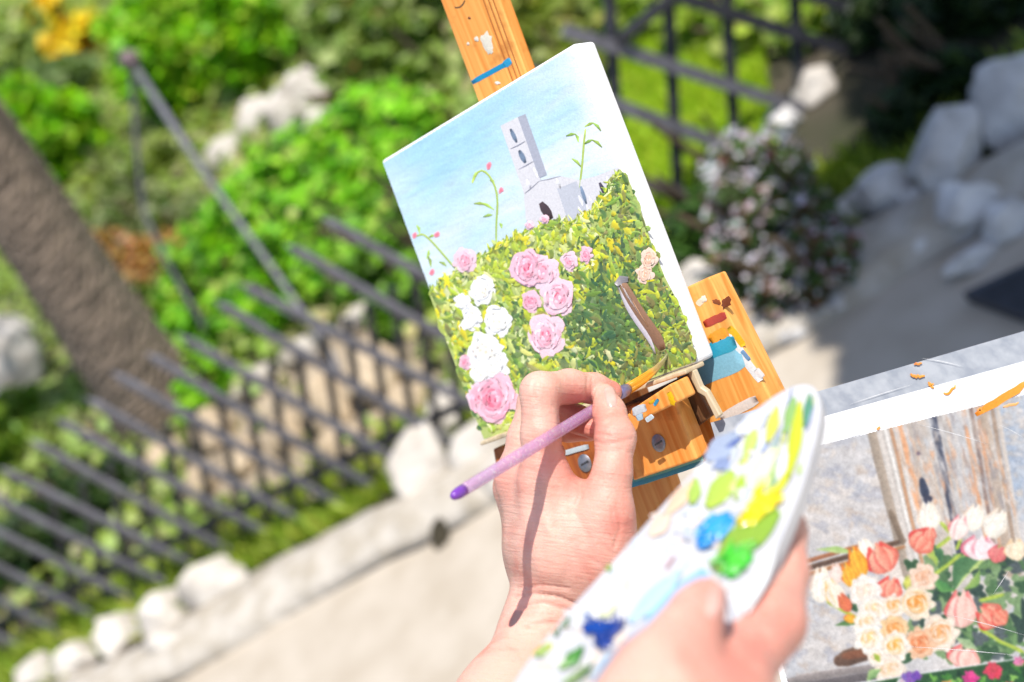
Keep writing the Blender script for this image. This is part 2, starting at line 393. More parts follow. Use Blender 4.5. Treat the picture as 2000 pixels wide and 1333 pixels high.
        me.loops.add(len(q) * 4); me.loops.foreach_set('vertex_index', q.astype(np.int32).ravel()); me.polygons.add(len(q))
        me.polygons.foreach_set('loop_start', np.arange(0, len(q) * 4, 4, dtype=np.int32)); me.polygons.foreach_set('loop_total', np.full(len(q), 4, np.int32))
        me.polygons.foreach_set('use_smooth', np.ones(len(q), bool)); me.update(calc_edges=True); me.validate()
        a = me.color_attributes.new('Col', 'FLOAT_COLOR', 'POINT'); cc_ = np.ones((len(v), 4), np.float32); cc_[:, :3] = col; a.data.foreach_set('color', cc_.ravel())
        me.materials.append(mat); ob = bpy.data.objects.new(name, me); COL.objects.link(ob); set_parent(ob, parent); return ob
def inside(x, y, poly):
    r = False; j = len(poly) - 1
    for i in range(len(poly)):
        xi, yi = poly[i]; xj, yj = poly[j]
        if (yi > y) != (yj > y) and x < (xj - xi) * (y - yi) / (yj - yi) + xi: r = not r
        j = i
    return r
def vary(c, a=.12):
    k = random.uniform(1 - a, 1 + a); return tuple(min(.86, max(0, x * k * random.uniform(1 - a * .4, 1 + a * .4))) for x in c)

# ================================================================== THE SETTING
def fbm_verts(v, amp, sc, seed):
    from mathutils import noise
    return [noise.noise(Vector(p) * sc + Vector((seed, seed * .7, 3))) * amp for p in v]
def sheet(name, x0, x1, y0, y1, nx, ny, z, mat, amp=0.0, kind='structure', inside_fn=None):
    xs = np.linspace(x0, x1, nx); ys = np.linspace(y0, y1, ny); v = [(x, y, z) for y in ys for x in xs]
    if amp:
        d = fbm_verts(v, amp, 1.7, 5); v = [(a, b, c + k) for (a, b, c), k in zip(v, d)]
    f = [(j * nx + i, j * nx + i + 1, (j + 1) * nx + i + 1, (j + 1) * nx + i) for j in range(ny - 1) for i in range(nx - 1)]
    o = mesh(name, v, f, mat, smooth=True); return tag(o, kind=kind)
sheet('ground', -60, 60, -60, 60, 3, 3, 0.0, M_soil)
KA = G(340, 1333); KB = G(2000, 420); kd = (KB - KA) / np.linalg.norm(KB - KA); kn = np.array([kd[1], -kd[0], 0])     # kn points to the path side
if kn @ (np.array([0, 0, 0]) - KA) < 0: kn = -kn
def along(s, off, z=0.0): p = KA + kd * s + kn * off; return np.array([p[0], p[1], z])
v = [along(-8, 0, .006), along(10, 0, .006), along(10, 9, .006), along(-8, 9, .006)]
tag(mesh('path', v, [(0, 1, 2, 3)], M_path), kind='structure')
# kerb: a run of worn stones with an uneven top
kerb = thing('kerb', along(0, 0), 'low pale worn stone kerb along the sandy path', 'kerb')
s0 = -1.5; k = 0
while s0 < 4.5:
    L = 2.45; n = 44; vv = []; ff = []
    prof = [(.0, .0), (.004, .028), (-.018, .042), (-.07, .05), (-.13, .046), (-.155, .0)]
    for i in range(n + 1):
        s = s0 + (L - .003) * i / n
        for a, z in prof:
            vv.append(along(s, a + .012 * math.sin(s * 9 + z * 40) + random.uniform(-.004, .004), z + (random.uniform(-.006, .006) if z > 0 else -.01)))
    m = len(prof)
    for i in range(n):
        for j in range(m - 1): ff.append((i * m + j, i * m + j + 1, (i + 1) * m + j + 1, (i + 1) * m + j))
    ff.append(tuple(range(m))[::-1]); ff.append(tuple(range(n * m, n * m + m)))
    mesh('kerb_stone', vv, ff, M_kerb, kerb, smooth=True); s0 += L
# grass strip between kerb and fence, and the lawn behind it
def grass(name, poly_fn, n, hgt, cols, label=None):
    V = []; Fc = []; Cc = []; i = 0
    while i < n:
        p = poly_fn()
        if p is None: continue
        a = random.uniform(0, 6.28); hh = hgt * random.uniform(.5, 1.2); w = .006 * random.uniform(.7, 1.5); b = len(V)
        dx, dy = math.cos(a) * w, math.sin(a) * w; lx, ly = random.uniform(-.5, .5) * hh, random.uniform(-.5, .5) * hh
        V += [(p[0] - dx, p[1] - dy, p[2]), (p[0] + dx, p[1] + dy, p[2]), (p[0] + lx + dx * .6, p[1] + ly + dy * .6, p[2] + hh * .7), (p[0] + lx * 1.6, p[1] + ly * 1.6, p[2] + hh)]
        Fc += [(b, b + 1, b + 2), (b, b + 2, b + 3)]; c = vary(random.choice(cols), .2); Cc += [c] * 4; i += 1
    return tag(mesh(name, V, Fc, M_leaf, cols=Cc), kind='stuff')
def strip():
    s = random.uniform(-2, 2.6); return along(s, -.20 - .24 * random.random() ** 1.3, 0)
grass('grass_verge', strip, 9000, .05, [(.34, .46, .05), (.44, .50, .08), (.24, .34, .04)])
LAWN = [(1130, 120), (1480, 30), (1530, 330), (1440, 470), (1230, 470)]
lw = [G(x, y) for x, y in LAWN]
def lawnp():
    x = random.uniform(-.4, 1.6); y = random.uniform(2.6, 5.2); q = proj(np.array([[x, y, 0.0]]))[0]
    return (x, y, .004) if inside(q[0], q[1], LAWN) else None
mesh_l = mesh('lawn', [np.array([p[0], p[1], .004]) for p in lw], [list(range(len(lw)))][0:1], simple('lawn_soil', (.36, .48, .04), (.27, .40, .03), 9, .9)); tag(mesh_l, kind='structure')
grass('lawn_grass', lawnp, 12000, .03, [(.40, .56, .03), (.33, .50, .02), (.46, .56, .05)])

# ================================================================== ROCKS
def rock(px, py, rx, ry, mat, label, group='white boulders edging the bed', name='boulder', squash=.8, sub=4, amp=.42, ang=0.0):
    Rr = R * math.cos(ang) + U * math.sin(ang); Ur = -R * math.sin(ang) + U * math.cos(ang)
    base = G(px, py + ry * .75); t = depth(base); c = P(px, py, t)
    bm = bmesh.new(); bmesh.ops.create_icosphere(bm, subdivisions=sub, radius=1)
    from mathutils import noise
    sd = random.uniform(0, 90); a = rx * t / FPX; b = ry * t / FPX
    v = []; fac = [Vector(rng.normal(size=3)) for _ in range(9)]
    for p in bm.verts:
        n1 = noise.noise(p.co * 1.1 + Vector((sd, 0, 0))); n2 = noise.noise(p.co * 2.6 + Vector((0, sd, 0))); n3 = noise.noise(p.co * 6 + Vector((0, 0, sd)))
        q = p.co * (1 + amp * n1 + amp * .45 * n2 + amp * .14 * n3)
        # facet the boulder a little
        for ax in fac:
            d = q.dot(Vector(ax).normalized())
            if d > .74: q -= Vector(ax).normalized() * (d - .74) * .85
        v.append(c + q.x * a * Rr + q.y * b * Ur + q.z * (a + b) / 2 * squash * F)
    f = [[w.index for w in g.verts] for g in bm.faces]; bm.free()
    v = np.array(v); o = mesh(name, v, f, mat, smooth=True, loc=(c[0], c[1], v[:, 2].min()))
    return tag(o, label, 'rock', group)
WR = 'white boulders edging the bed'
for a in [
    (420, 1152, 70, 66, 'tall pale boulder standing at the upper end of the kerb row'),
    (318, 1198, 59, 54, 'white boulder second from the tall one in the kerb row'),
    (232, 1240, 62, 51, 'lumpy white boulder in the middle of the kerb row'),
    (150, 1292, 56, 47, 'white boulder low in the kerb row near the bottom corner'),
    (75, 1322, 51, 45, 'last small white boulder of the kerb row by the bottom edge'),
    (350, 1262, 68, 38, 'flat whitish stone lying against the kerb below the tall boulder')]:
    rock(*a[:4], M_rock, a[4], WR)
for a in [
    (815, 915, 72, 82, 'big rounded white boulder left of the painting hand'),
    (868, 812, 48, 62, 'upright pale boulder beside the lower left canvas corner'),
    (925, 885, 62, 68, 'grey-white boulder just left of the paintbrush'),
    (985, 930, 50, 60, 'white boulder behind the wrist of the painting hand')]:
    rock(*a[:4], M_rock, a[4], 'white boulders beside the canvas')
for a in [
    (605, 190, 55, 52, 'topmost white boulder of the sunny cluster between the shrubs'),
    (560, 225, 52, 55, 'white boulder in the middle of the sunny cluster'),
    (500, 240, 46, 50, 'cream boulder on the left side of the sunny cluster'),
    (630, 245, 40, 45, 'white boulder right of the cluster touching the bright bush'),
    (440, 305, 50, 45, 'round white boulder crossed by the iron post'),
    (470, 380, 30, 32, 'small pale stone below the round boulder by the iron post')]:
    rock(*a[:4], M_rock, a[4], 'white boulders between the shrubs')
rock(705, 100, 52, 34, M_rock, 'white stone among olive plants near the top edge', None)
for a in [
    (490, 752, 70, 30, 'lower long coping stone of the slanting pale row behind the fence'),
    (602, 686, 74, 30, 'middle long coping stone of the slanting pale row'),
    (706, 622, 64, 30, 'uppermost long coping stone of the row near the canvas')]:
    rock(*a[:4], M_kerb, a[4], 'coping stones behind the fence', 'coping_stone', amp=.16, ang=.54)
for a in [
    (640, 790, 70, 62, 'broad tan rock below the coping row behind the bars'),
    (730, 735, 78, 70, 'large tan boulder lit behind the fence near the canvas'),
    (795, 790, 55, 50, 'tan rock between the large boulder and white stones'),
    (690, 870, 60, 52, 'tan rock low behind the fence bars'),
    (560, 850, 52, 46, 'brownish tan rock between the fence bars'),
    (475, 900, 44, 42, 'small tan rock by the dark foliage'),
    (420, 845, 50, 50, 'brown rock beside the foot of the palm'),
    (390, 955, 40, 40, 'brown rock below the palm behind the bars'),
    (330, 900, 42, 42, 'dull brown rock against the palm foot')]:
    rock(*a[:4], M_rock_tan, a[4], 'tan rocks behind the fence')
rock(28, 720, 62, 120, M_rock, 'tall whitish rock left of the palm trunk', None)
rock(170, 440, 36, 44, M_rock_tan, 'beige rock between the palm and round shrub', None)
rock(205, 500, 26, 40, M_rock, 'pale rock beside the orange-leaved plant', None)
rock(245, 360, 20, 28, M_rock_tan, 'small beige rock under the round shrub', None)
GR = 'boulders in the shade'
for a in [
    (1975, 195, 92, 104, M_rock_grey, 'bluish grey boulder in shade at the right edge'),
    (1852, 305, 76, 104, M_rock_grey, 'tall pale boulder standing in the shade'),
    (1730, 380, 82, 62, M_rock_grey, 'pinkish grey boulder behind the white flowers'),
    (1900, 410, 90, 60, M_rock_grey, 'low grey boulder below the tall shaded one'),
    (1660, 420, 50, 45, M_rock_grey, 'small grey stone in the shade beside the white flowers'),
    (1590, 165, 40, 42, M_rock, 'whitish stone lying behind the lattice bars'),
    (1530, 235, 40, 34, M_rock_grey, 'bluish white stone at the edge of the lawn'),
    (1655, 45, 26, 30, M_rock, 'small sunlit stone high up in the dark corner')]:
    rock(*a[:6], GR)
for a in [
    (1800, 482, 70, 34, 'long grey stone low in the shaded bank'), (1905, 505, 60, 30, 'flat grey stone of the bank near the dark grid'), (1715, 520, 62, 34, 'rough grey stone right of the white flowers'), (1968, 440, 60, 46, 'grey stone at the right edge under the bluish boulder'),
    (1640, 590, 56, 28, 'flat stone at the foot of the white flowers'), (1565, 640, 50, 26, 'small stone at the lit end of the shaded bank'), (1790, 400, 46, 40, 'grey stone wedged under the tall shaded boulder')]:
    rock(*a[:4], M_rock_grey, a[4], GR, ang=.45)
rock(1372, 545, 62, 46, M_rock, 'cream boulder sunlit just above the easel plank', None)
rock(1440, 640, 50, 60, M_rock_tan, 'tan stone at the edge of the shade by the plank', None)

# ================================================================== PLANTS
def leaves(cent, size, cols, n_side=5, up=.5, mat=None):
    """one many-leaf mesh: small bent polygons at the given centres"""
    m = len(cent); nrm = rng.normal(size=(m, 3)); nrm[:, 2] = np.abs(nrm[:, 2]) + up; nrm /= np.linalg.norm(nrm, axis=1)[:, None]
    a = np.cross(nrm, rng.normal(size=(m, 3))); a /= np.linalg.norm(a, axis=1)[:, None]; b = np.cross(nrm, a)
    sz = size * rng.uniform(.6, 1.25, m)
    V = []; cc = np.array([vary(cols[i], .22) for i in rng.integers(0, len(cols), m)])
    for k in range(n_side):
        w = 2 * math.pi * k / n_side; ca, sa = math.cos(w), math.sin(w) * .7
        V.append(cent + (sz[:, None] * (a * ca + b * sa)) + nrm * (sz * .15 * (abs(ca)))[:, None])
    V = np.stack(V, 1).reshape(-1, 3); Fc = np.arange(m * n_side).reshape(m, n_side)
    return V, Fc, np.repeat(cc, n_side, 0)
def cloud(c, r, n, fill=.55):
    """points in a lumpy ellipsoid shell"""
    d = rng.normal(size=(n, 3)); d /= np.linalg.norm(d, axis=1)[:, None]
    ph = rng.uniform(0, 6, 3)
    lump = 1 + .16 * np.sin(d[:, 0] * 5 + ph[0]) * np.sin(d[:, 1] * 5 + ph[1]) + .13 * np.sin(d[:, 2] * 7 + d[:, 0] * 6 + ph[2])
    rr = (fill + (1 - fill) * rng.random(n) ** .6) * lump
    p = np.asarray(c) + d * rr[:, None] * np.asarray(r); return p[p[:, 2] > .01]
def shrub(name, label, lobes, n, size, cols, cat='shrub', group=None, n_side=5, flowers=None, up=.5):
    """lobes: (px, py of its middle, half width px, half height px, ry of footprint)"""
    cs = []; first = None
    for px, py, rx, ry in lobes:
        base = G(px, py + ry * .85); t = depth(base); r = rx * t / FPX; hgt = ry * t / FPX / math.cos(PITCH * .6)
        c = np.array([base[0], base[1] + r * .3, max(.02, hgt * .85)])
        if first is None: first = (base[0], base[1], 0)
        cs.append(cloud(c, (r, r, hgt), int(n * rx * ry / sum(l[2] * l[3] for l in lobes))))
    root = thing(name, first, label, cat, group)
    pts = np.concatenate(cs); V, Fc, Cc = leaves(pts, size, cols, n_side, up)
    tag(mesh('foliage', V, Fc, M_leaf, root, Cc), kind='stuff')
    st = MB()
    for px, py, rx, ry in lobes:
        base = G(px, py + ry * .85)
        for _ in range(4):
            top = base + np.array([random.uniform(-.1, .1), random.uniform(-.05, .15), random.uniform(.08, .25)]); bb = np.array([base[0], base[1] + .05, -.02])
            st.add(*tube_geo([bb, (bb + top) / 2 + np.array([.02, 0, 0]), top], [.012, .009, .005], 6))
    tag(st.obj('stem', M_twig, root), kind='stuff')
    if flowers:
        nf, fs, fc = flowers; wz = (.25 + pts[:, 2] - pts[:, 2].min()) ** 1.5; sel = pts[rng.choice(len(pts), nf, p=wz / wz.sum())]; mid = pts.mean(0)
        sel = sel + (sel - mid) * .08 + np.array([0, 0, .012]); V, Fc, Cc = leaves(sel, fs, fc, 6, 1.0)
        tag(mesh('blossom', V, Fc, M_petal, root, Cc), kind='stuff')
    return root
BRIGHT = [(.25, .58, .015), (.20, .50, .02), (.36, .64, .04), (.13, .38, .015), (.40, .50, .10), (.10, .24, .03), (.30, .60, .03)]
HEDGE = [(.24, .56, .008), (.30, .60, .01), (.16, .42, .008), (.38, .62, .015), (.12, .26, .01), (.42, .55, .05)]
OLIVE = [(.33, .42, .14), (.44, .51, .20), (.25, .34, .08), (.40, .50, .09)]
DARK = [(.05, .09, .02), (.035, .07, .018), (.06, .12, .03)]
shrub('round_shrub', 'large round bright green shrub near the top edge', [(420, 70, 130, 125), (545, 60, 95, 110), (395, 150, 90, 60)], 6500, .026, HEDGE)
shrub('round_shrub', 'round green shrub above the palm trunk', [(130, 275, 110, 115), (200, 240, 60, 90)], 4500, .028, HEDGE)
shrub('leafy_bush', 'sprawling bright green bush with round leaves behind the fence',
      [(790, 235, 95, 75), (700, 300, 95, 80), (620, 370, 110, 90), (520, 460, 110, 85), (450, 540, 85, 80), (600, 500, 90, 80), (405, 640, 60, 60), (500, 610, 70, 60), (720, 400, 90, 80), (560, 600, 60, 50), (680, 520, 60, 60), (815, 330, 75, 75), (760, 420, 70, 65), (850, 240, 75, 75), (640, 440, 80, 70), (560, 390, 80, 70)],
      9800, .024, BRIGHT, 'bush', n_side=7, up=.9)
shrub('low_plant', 'thin green plant climbing behind the bars under the coping stones', [(460, 730, 45, 70), (430, 790, 35, 60)], 260, .022, BRIGHT, 'plant', n_side=7)
shrub('orange_plant', 'orange and red leaved succulent beside the palm trunk', [(300, 525, 66, 56), (355, 490, 55, 48), (262, 470, 45, 45)], 1700, .02, [(.58, .24, .12), (.52, .30, .10), (.46, .33, .09), (.64, .36, .22)], 'plant')
shrub('low_plant', 'dark olive tuft under the orange plant', [(300, 600, 50, 50)], 500, .02, [(.16, .22, .02), (.09, .14, .02)], 'plant')
shrub('leafy_plant', 'light green leafy plant at the left edge beside the white rock', [(25, 850, 85, 80), (70, 800, 50, 50)], 1500, .02, [(.24, .38, .04), (.30, .40, .08), (.16, .30, .02)], 'plant', n_side=7)
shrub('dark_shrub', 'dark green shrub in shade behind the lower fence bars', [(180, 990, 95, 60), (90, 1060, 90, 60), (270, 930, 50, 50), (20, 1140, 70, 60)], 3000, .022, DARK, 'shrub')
shrub('olive_shrub', 'pale olive shrub in the top left corner', [(60, 110, 120, 85), (-60, 80, 120, 120)], 1800, .06, OLIVE)
shrub('olive_shrub', 'grey green shrub between the post and corner shrub', [(150, 165, 80, 50)], 800, .045, [(.16, .24, .08), (.20, .28, .10)])
shrub('yellow_flower_bush', 'bush of yellow flowers beside the iron finial', [(120, 45, 75, 45), (180, 75, 60, 40), (60, 15, 70, 40)], 500, .05, OLIVE, 'flowers', flowers=(420, .07, [(.80, .55, .01), (.78, .47, .01)]))
shrub('mixed_plants', 'olive green bed plants left of the easel mast', [(760, 120, 90, 70), (820, 60, 70, 80), (690, 40, 70, 50), (860, 150, 50, 50)], 2200, .03, [(.17, .26, .04), (.26, .35, .08), (.32, .40, .13), (.11, .18, .03)], 'plants', flowers=(10, .03, [(.6, .2, .1)]))
shrub('mixed_plants', 'sparse green plants below the round boulder', [(300, 410, 70, 60), (370, 440, 60, 60), (430, 420, 40, 50)], 1000, .026, [(.12, .18, .04), (.2, .26, .09), (.28, .30, .14)], 'plants')
shrub('red_flower', 'single orange-red bloom above the bright bush', [(685, 200, 16, 14)], 50, .02, BRIGHT, 'flower', flowers=(26, .024, [(.75, .10, .02)]))
shrub('tall_grass', 'olive yellow tall plants right of the easel mast', [(1080, 60, 70, 80), (1160, 130, 70, 60), (1150, 20, 80, 60)], 2300, .026, [(.30, .36, .07), (.19, .26, .04), (.40, .42, .11)], 'plants', group=None)
shrub('lawn_shrub', 'light green shrub behind the lattice at the lawn', [(1380, 30, 70, 50), (1490, 40, 60, 50), (1260, 20, 60, 60), (1600, 30, 60, 50)], 1700, .03, [(.32, .46, .05), (.22, .36, .04), (.42, .45, .11)])
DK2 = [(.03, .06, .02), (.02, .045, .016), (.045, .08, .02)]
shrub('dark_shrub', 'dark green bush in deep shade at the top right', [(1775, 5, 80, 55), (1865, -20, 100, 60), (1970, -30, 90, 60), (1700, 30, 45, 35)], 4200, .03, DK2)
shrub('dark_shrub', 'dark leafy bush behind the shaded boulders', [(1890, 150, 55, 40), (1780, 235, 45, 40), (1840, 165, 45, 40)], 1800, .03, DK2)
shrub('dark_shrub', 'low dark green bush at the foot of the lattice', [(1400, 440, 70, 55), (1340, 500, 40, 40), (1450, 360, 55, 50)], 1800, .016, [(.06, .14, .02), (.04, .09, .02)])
shrub('white_flower_bush', 'bush of tiny white flowers in shade beside the kerb', [(1590, 390, 110, 150), (1540, 480, 75, 110), (1650, 500, 75, 90), (1585, 545, 80, 70)], 4600, .011, [(.09, .17, .04), (.05, .10, .025), (.20, .08, .06), (.12, .18, .06)], 'flowers', flowers=(1500, .0085, [(.52, .52, .56), (.5, .47, .53), (.45, .36, .38)]))
shrub('background_hedge', 'far pale green hedge along the top edge', [(300, -60, 140, 70), (620, -40, 120, 70), (900, -60, 140, 80), (640, 20, 50, 50)], 2600, .05, OLIVE, 'hedge')

shrub('mixed_plants', 'olive yellow plants between the iron post and the round boulder', [(230, 420, 50, 50), (300, 350, 50, 55), (350, 300, 45, 40), (255, 330, 40, 45)], 1100, .026, [(.26, .34, .07), (.34, .40, .14), (.18, .26, .05)], 'plants')
shrub('mixed_plants', 'dark green plants between the bright bush and the canvas corner', [(800, 500, 65, 60), (740, 545, 60, 50), (850, 440, 60, 60), (800, 610, 50, 45), (880, 540, 60, 60)], 2600, .022, [(.12, .26, .03), (.20, .42, .03), (.07, .14, .02), (.24, .48, .03)], 'plants')
# palm trunk
pb = G(335, 800)
def on_y(x, y): d = D(x, y); return C + (pb[1] - C[1]) / d[1] * d
ctr = [G(372, 935), on_y(322, 806), on_y(268, 735), on_y(170, 590), on_y(75, 450), on_y(-20, 310), on_y(-160, 120), on_y(-420, -210), on_y(-900, -760)]
ctr.append(ctr[-1] + np.array([-.45, 0, 1.4]))
ctr[0] = np.array([ctr[1][0] + .05, pb[1], -.05]); ctr[1][2] = max(ctr[1][2], .02)
tt = np.linspace(0, len(ctr) - 1, 150); CT = np.stack([np.interp(tt, range(len(ctr)), [c[i] for c in ctr]) for i in range(3)], -1)
for _ in range(6): CT[1:-1] = (CT[:-2] + 2 * CT[1:-1] + CT[2:]) / 4
dz = depth(pb); RR = np.interp(tt, [0, 1, 2, 3, 5, 9], np.array([116, 103, 94, 84, 76, 72]) * dz / FPX)
palm = thing('palm_tree', (pb[0], pb[1], 0), 'ringed brown palm trunk leaning at the left edge', 'palm tree')
n = 72; v = []
for i, (c, r0) in enumerate(zip(CT, RR)):
    for kk in range(n):
        a = 2 * math.pi * kk / n
        row = i / 2.6 + .35 * math.sin(a * 4 + i * .03) + .3 * math.sin(a * 9 + 1); saw = (row % 1)
        rr = r0 * (.95 + .06 * saw + .012 * math.sin(a * 23 + i * .4) + random.uniform(-.007, .007))
        v.append((c[0] + rr * math.cos(a), c[1] + rr * math.sin(a), c[2]))
f = [(i * n + k, i * n + (k + 1) % n, (i + 1) * n + (k + 1) % n, (i + 1) * n + k) for i in range(len(CT) - 1) for k in range(n)]
mesh('trunk', v, f, M_bark, palm)
mb = MB(); top = CT[-1]
for q in range(16):
    a = q * 2.4; ln = random.uniform(1.1, 1.5); el = random.uniform(.1, 1.1)
    pts = [top + np.array([math.cos(a) * ln * u * math.cos(el * (1 - u)), math.sin(a) * ln * u * math.cos(el * (1 - u)), ln * (math.sin(el) * u - .9 * u * u)]) for u in np.linspace(0, 1, 9)]
    mb.add(*tube_geo(pts, np.linspace(.014, .003, 9), 5), (.10, .16, .03))
    for u0 in range(1, 8):
        for sgn in (-1, 1):
            for w in (0, .5):
                p0 = pts[u0] * (1 - w) + pts[u0 + 1] * w; t = (pts[u0 + 1] - pts[u0]); t /= np.linalg.norm(t); sd = np.cross(t, [0, 0, 1]) * sgn
                tip = p0 + (sd * .8 + t * .6 + np.array([0, 0, -.25])) * .28
                mb.add([p0 - t * .012, p0 + t * .012, tip], [(0, 1, 2)], vary((.08, .15, .025)))
tag(mb.obj('crown', M_leaf, palm), kind='stuff')

# ground cover of the bed behind the fence
gx = rng.uniform(-3.2, .9, 26000); gy = rng.uniform(2.55, 9.0, 26000); fence_y = np.where(gx < -.05, 2.64 - (gx + .51) * .577, 2.47 + .17 * gx)
gm = (gy > fence_y + .12) & (rng.random(26000) < 1.25 - (gy - 2.5) * .06)
gq = proj(np.stack([gx, gy, gx * 0], -1)); gm &= np.array([not inside(a, b, [(1110, 100), (1500, 0), (1560, 330), (1450, 490), (1210, 490)]) for a, b in gq])
DRY = [(420, 800), (600, 690), (760, 600), (880, 760), (900, 860), (780, 925), (560, 1000), (440, 985), (360, 930)]
gm &= np.array([not inside(a, b, DRY) or random.random() < .06 for a, b in gq])
tag(mesh('dry_soil', [G(x, y, .006) for x, y in DRY], [list(range(len(DRY)))], simple('tan_soil', (.40, .325, .235), (.20, .16, .11), 9, .95, .01)), kind='structure')
gp = np.stack([gx[gm], gy[gm], .015 + .05 * rng.random(gm.sum())], -1)
V, Fc, Cc = leaves(gp, .028, [(.28, .38, .09), (.38, .46, .15), (.21, .31, .05), (.40, .38, .18), (.33, .46, .08)], 5, .9)
tag(mesh('ground_cover', V, Fc, M_leaf, None, Cc), kind='stuff')
# ================================================================== IRON FENCE
def run_plane(a, b): nn = np.array([-(b - a)[1], (b - a)[0], 0]); return a, nn / np.linalg.norm(nn)
FA, FN = run_plane(G(120, 1240), G(670, 990))
fence = thing('iron_fence', tuple(G(340, 1150)), 'low grey iron fence of slanting pickets running along the bed', 'fence')
pk = [((240, 740), (670, 990)), ((190, 790), (600, 1025)), ((130, 830), (540, 1052)), ((80, 872), (462, 1085)), ((20, 925), (392, 1112)), ((-45, 955), (342, 1150)),
      ((-110, 985), (272, 1178)), ((-160, 1025), (192, 1210)), ((-200, 1065), (122, 1240)), ((-240, 1115), (58, 1275)), ((-290, 1165), (-5, 1310)),
      ((308, 704), (735, 955)), ((372, 668), (800, 915)), ((442, 602), (870, 860)), ((492, 567), (950, 805)), ((582, 492), (1030, 750)), ((654, 440), (1110, 700))]
for a, b in pk:
    A = hit(*a, FA, FN); B = hit(*b, FA, FN); ax = (A - B) / np.linalg.norm(A - B)
    m = MB(); m.add(*bar_geo(B - ax * .03, A, .0155, .012, FN))
    s = np.cross(ax, FN); s /= np.linalg.norm(s)      # pointed tip
    m.add([A - s * .0078 - FN * .006, A + s * .0078 - FN * .006, A + s * .0078 + FN * .006, A - s * .0078 + FN * .006, A + ax * .03], [(0, 1, 4), (1, 2, 4), (2, 3, 4), (3, 0, 4)])
    m.obj('picket', M_iron, fence)
for a, b in [((bx - 52, by - hh), (bx, by)) for bx, by, hh in [(150, 1235, 250), (262, 1185, 270), (372, 1132, 290), (476, 1082, 300), (578, 1034, 310), (680, 985, 320), (770, 935, 330), (858, 880, 340), (945, 815, 340), (1030, 760, 340), (208, 1210, 260), (318, 1158, 280), (425, 1107, 295), (528, 1058, 305), (630, 1010, 315), (726, 960, 325), (815, 908, 335), (902, 848, 340)]]:
    A = hit(*a, FA, FN) + FN * .014; B = hit(*b, FA, FN) + FN * .014
    o = MB(); o.add(*tube_geo([A, (A + B) / 2, B], .0085, 8)); o.obj('cross_rod', M_iron_dark, fence)
for z in (.10,):
    A = hit(-150, 1330, FA, FN); B = hit(1110, 700, FA, FN); A = np.array([A[0], A[1], z]) + FN * .014; B = np.array([B[0], B[1], z]) + FN * .014
    o = MB(); o.add(*bar_geo(A, B, .02, .008, FN)); o.obj('rail', M_iron_dark, fence)
RA, RN = run_plane(G(1100, 720), G(1480, 310))
fence2 = thing('iron_fence', tuple(G(1300, 520)), 'dark iron lattice fence between the canvas and shaded boulders', 'fence')
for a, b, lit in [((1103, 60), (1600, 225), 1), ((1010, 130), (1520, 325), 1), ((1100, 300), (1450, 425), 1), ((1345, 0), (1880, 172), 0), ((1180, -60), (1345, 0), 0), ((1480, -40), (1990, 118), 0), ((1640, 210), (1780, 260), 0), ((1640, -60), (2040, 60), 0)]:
    A = hit(*a, RA, RN); B = hit(*b, RA, RN); o = MB(); o.add(*bar_geo(A, B, .026, .014, RN)); o.obj('slat', M_iron if lit else M_iron_dark, fence2)  # slats off the lit part get darker iron: shade put into the colour
for a, b in [((1312, -40), (1336, 440)), ((1425, -40), (1448, 330)), ((1558, -60), (1575, 240)), ((1690, -60), (1704, 190)), ((1195, -60), (1215, 300)), ((1820, -60), (1832, 160)), ((1945, -60), (1955, 110))]:
    A = hit(*a, RA, RN) + RN * .016; B = hit(*b, RA, RN) + RN * .016; o = MB(); o.add(*bar_geo(A, B, .022, .012, RN)); o.obj('cross_rod', M_iron_dark, fence2)
A = hit(1200, 80, RA, RN) - RN * .014; B = hit(1310, -10, RA, RN) - RN * .014; o = MB(); o.add(*bar_geo(A, B, .02, .012, RN)); o.obj('brace', M_iron_dark, fence2)
# post with finial
qb = G(700, 800); qd = depth(qb)
post = thing('iron_post', tuple(qb), 'thin leaning iron post with a dark round finial', 'post')
pp = [qb, P(640, 680, qd * 1.03), P(540, 536, qd * 1.07), P(420, 368, qd * 1.12), P(350, 263, qd * 1.15), P(262, 130, qd * 1.2)]
o = MB(); o.add(*tube_geo(pp, np.array([5, 5.5, 6, 7, 8, 8.5]) * qd * 1.1 / FPX, 10)); o.obj('rod', M_iron, post, True)
ft = pp[-1]; bm = bmesh.new(); bmesh.ops.create_uvsphere(bm, u_segments=20, v_segments=12, radius=1); rr = 20 * depth(ft) / FPX
fv = [ft + U * rr * .6 - R * rr * .4 + rr * random.uniform(.8, 1.25) * np.array(p.co) for p in bm.verts]; ff = [[w.index for w in g.verts] for g in bm.faces]; bm.free()
mesh('finial', fv, ff, simple('purple_iron', (.22, .15, .15), (.12, .09, .11), 20, .7), post, smooth=True)
sp = [P(258, 150, depth(ft)), P(266, 280, qd * 1.19), P(280, 410, qd * 1.18), P(330, 520, qd * 1.16), P(400, 640, qd * 1.1)]
o = MB(); o.add(*tube_geo(sp, 7 * qd / FPX, 8)); o.obj('strut', M_iron_dark, post, True)
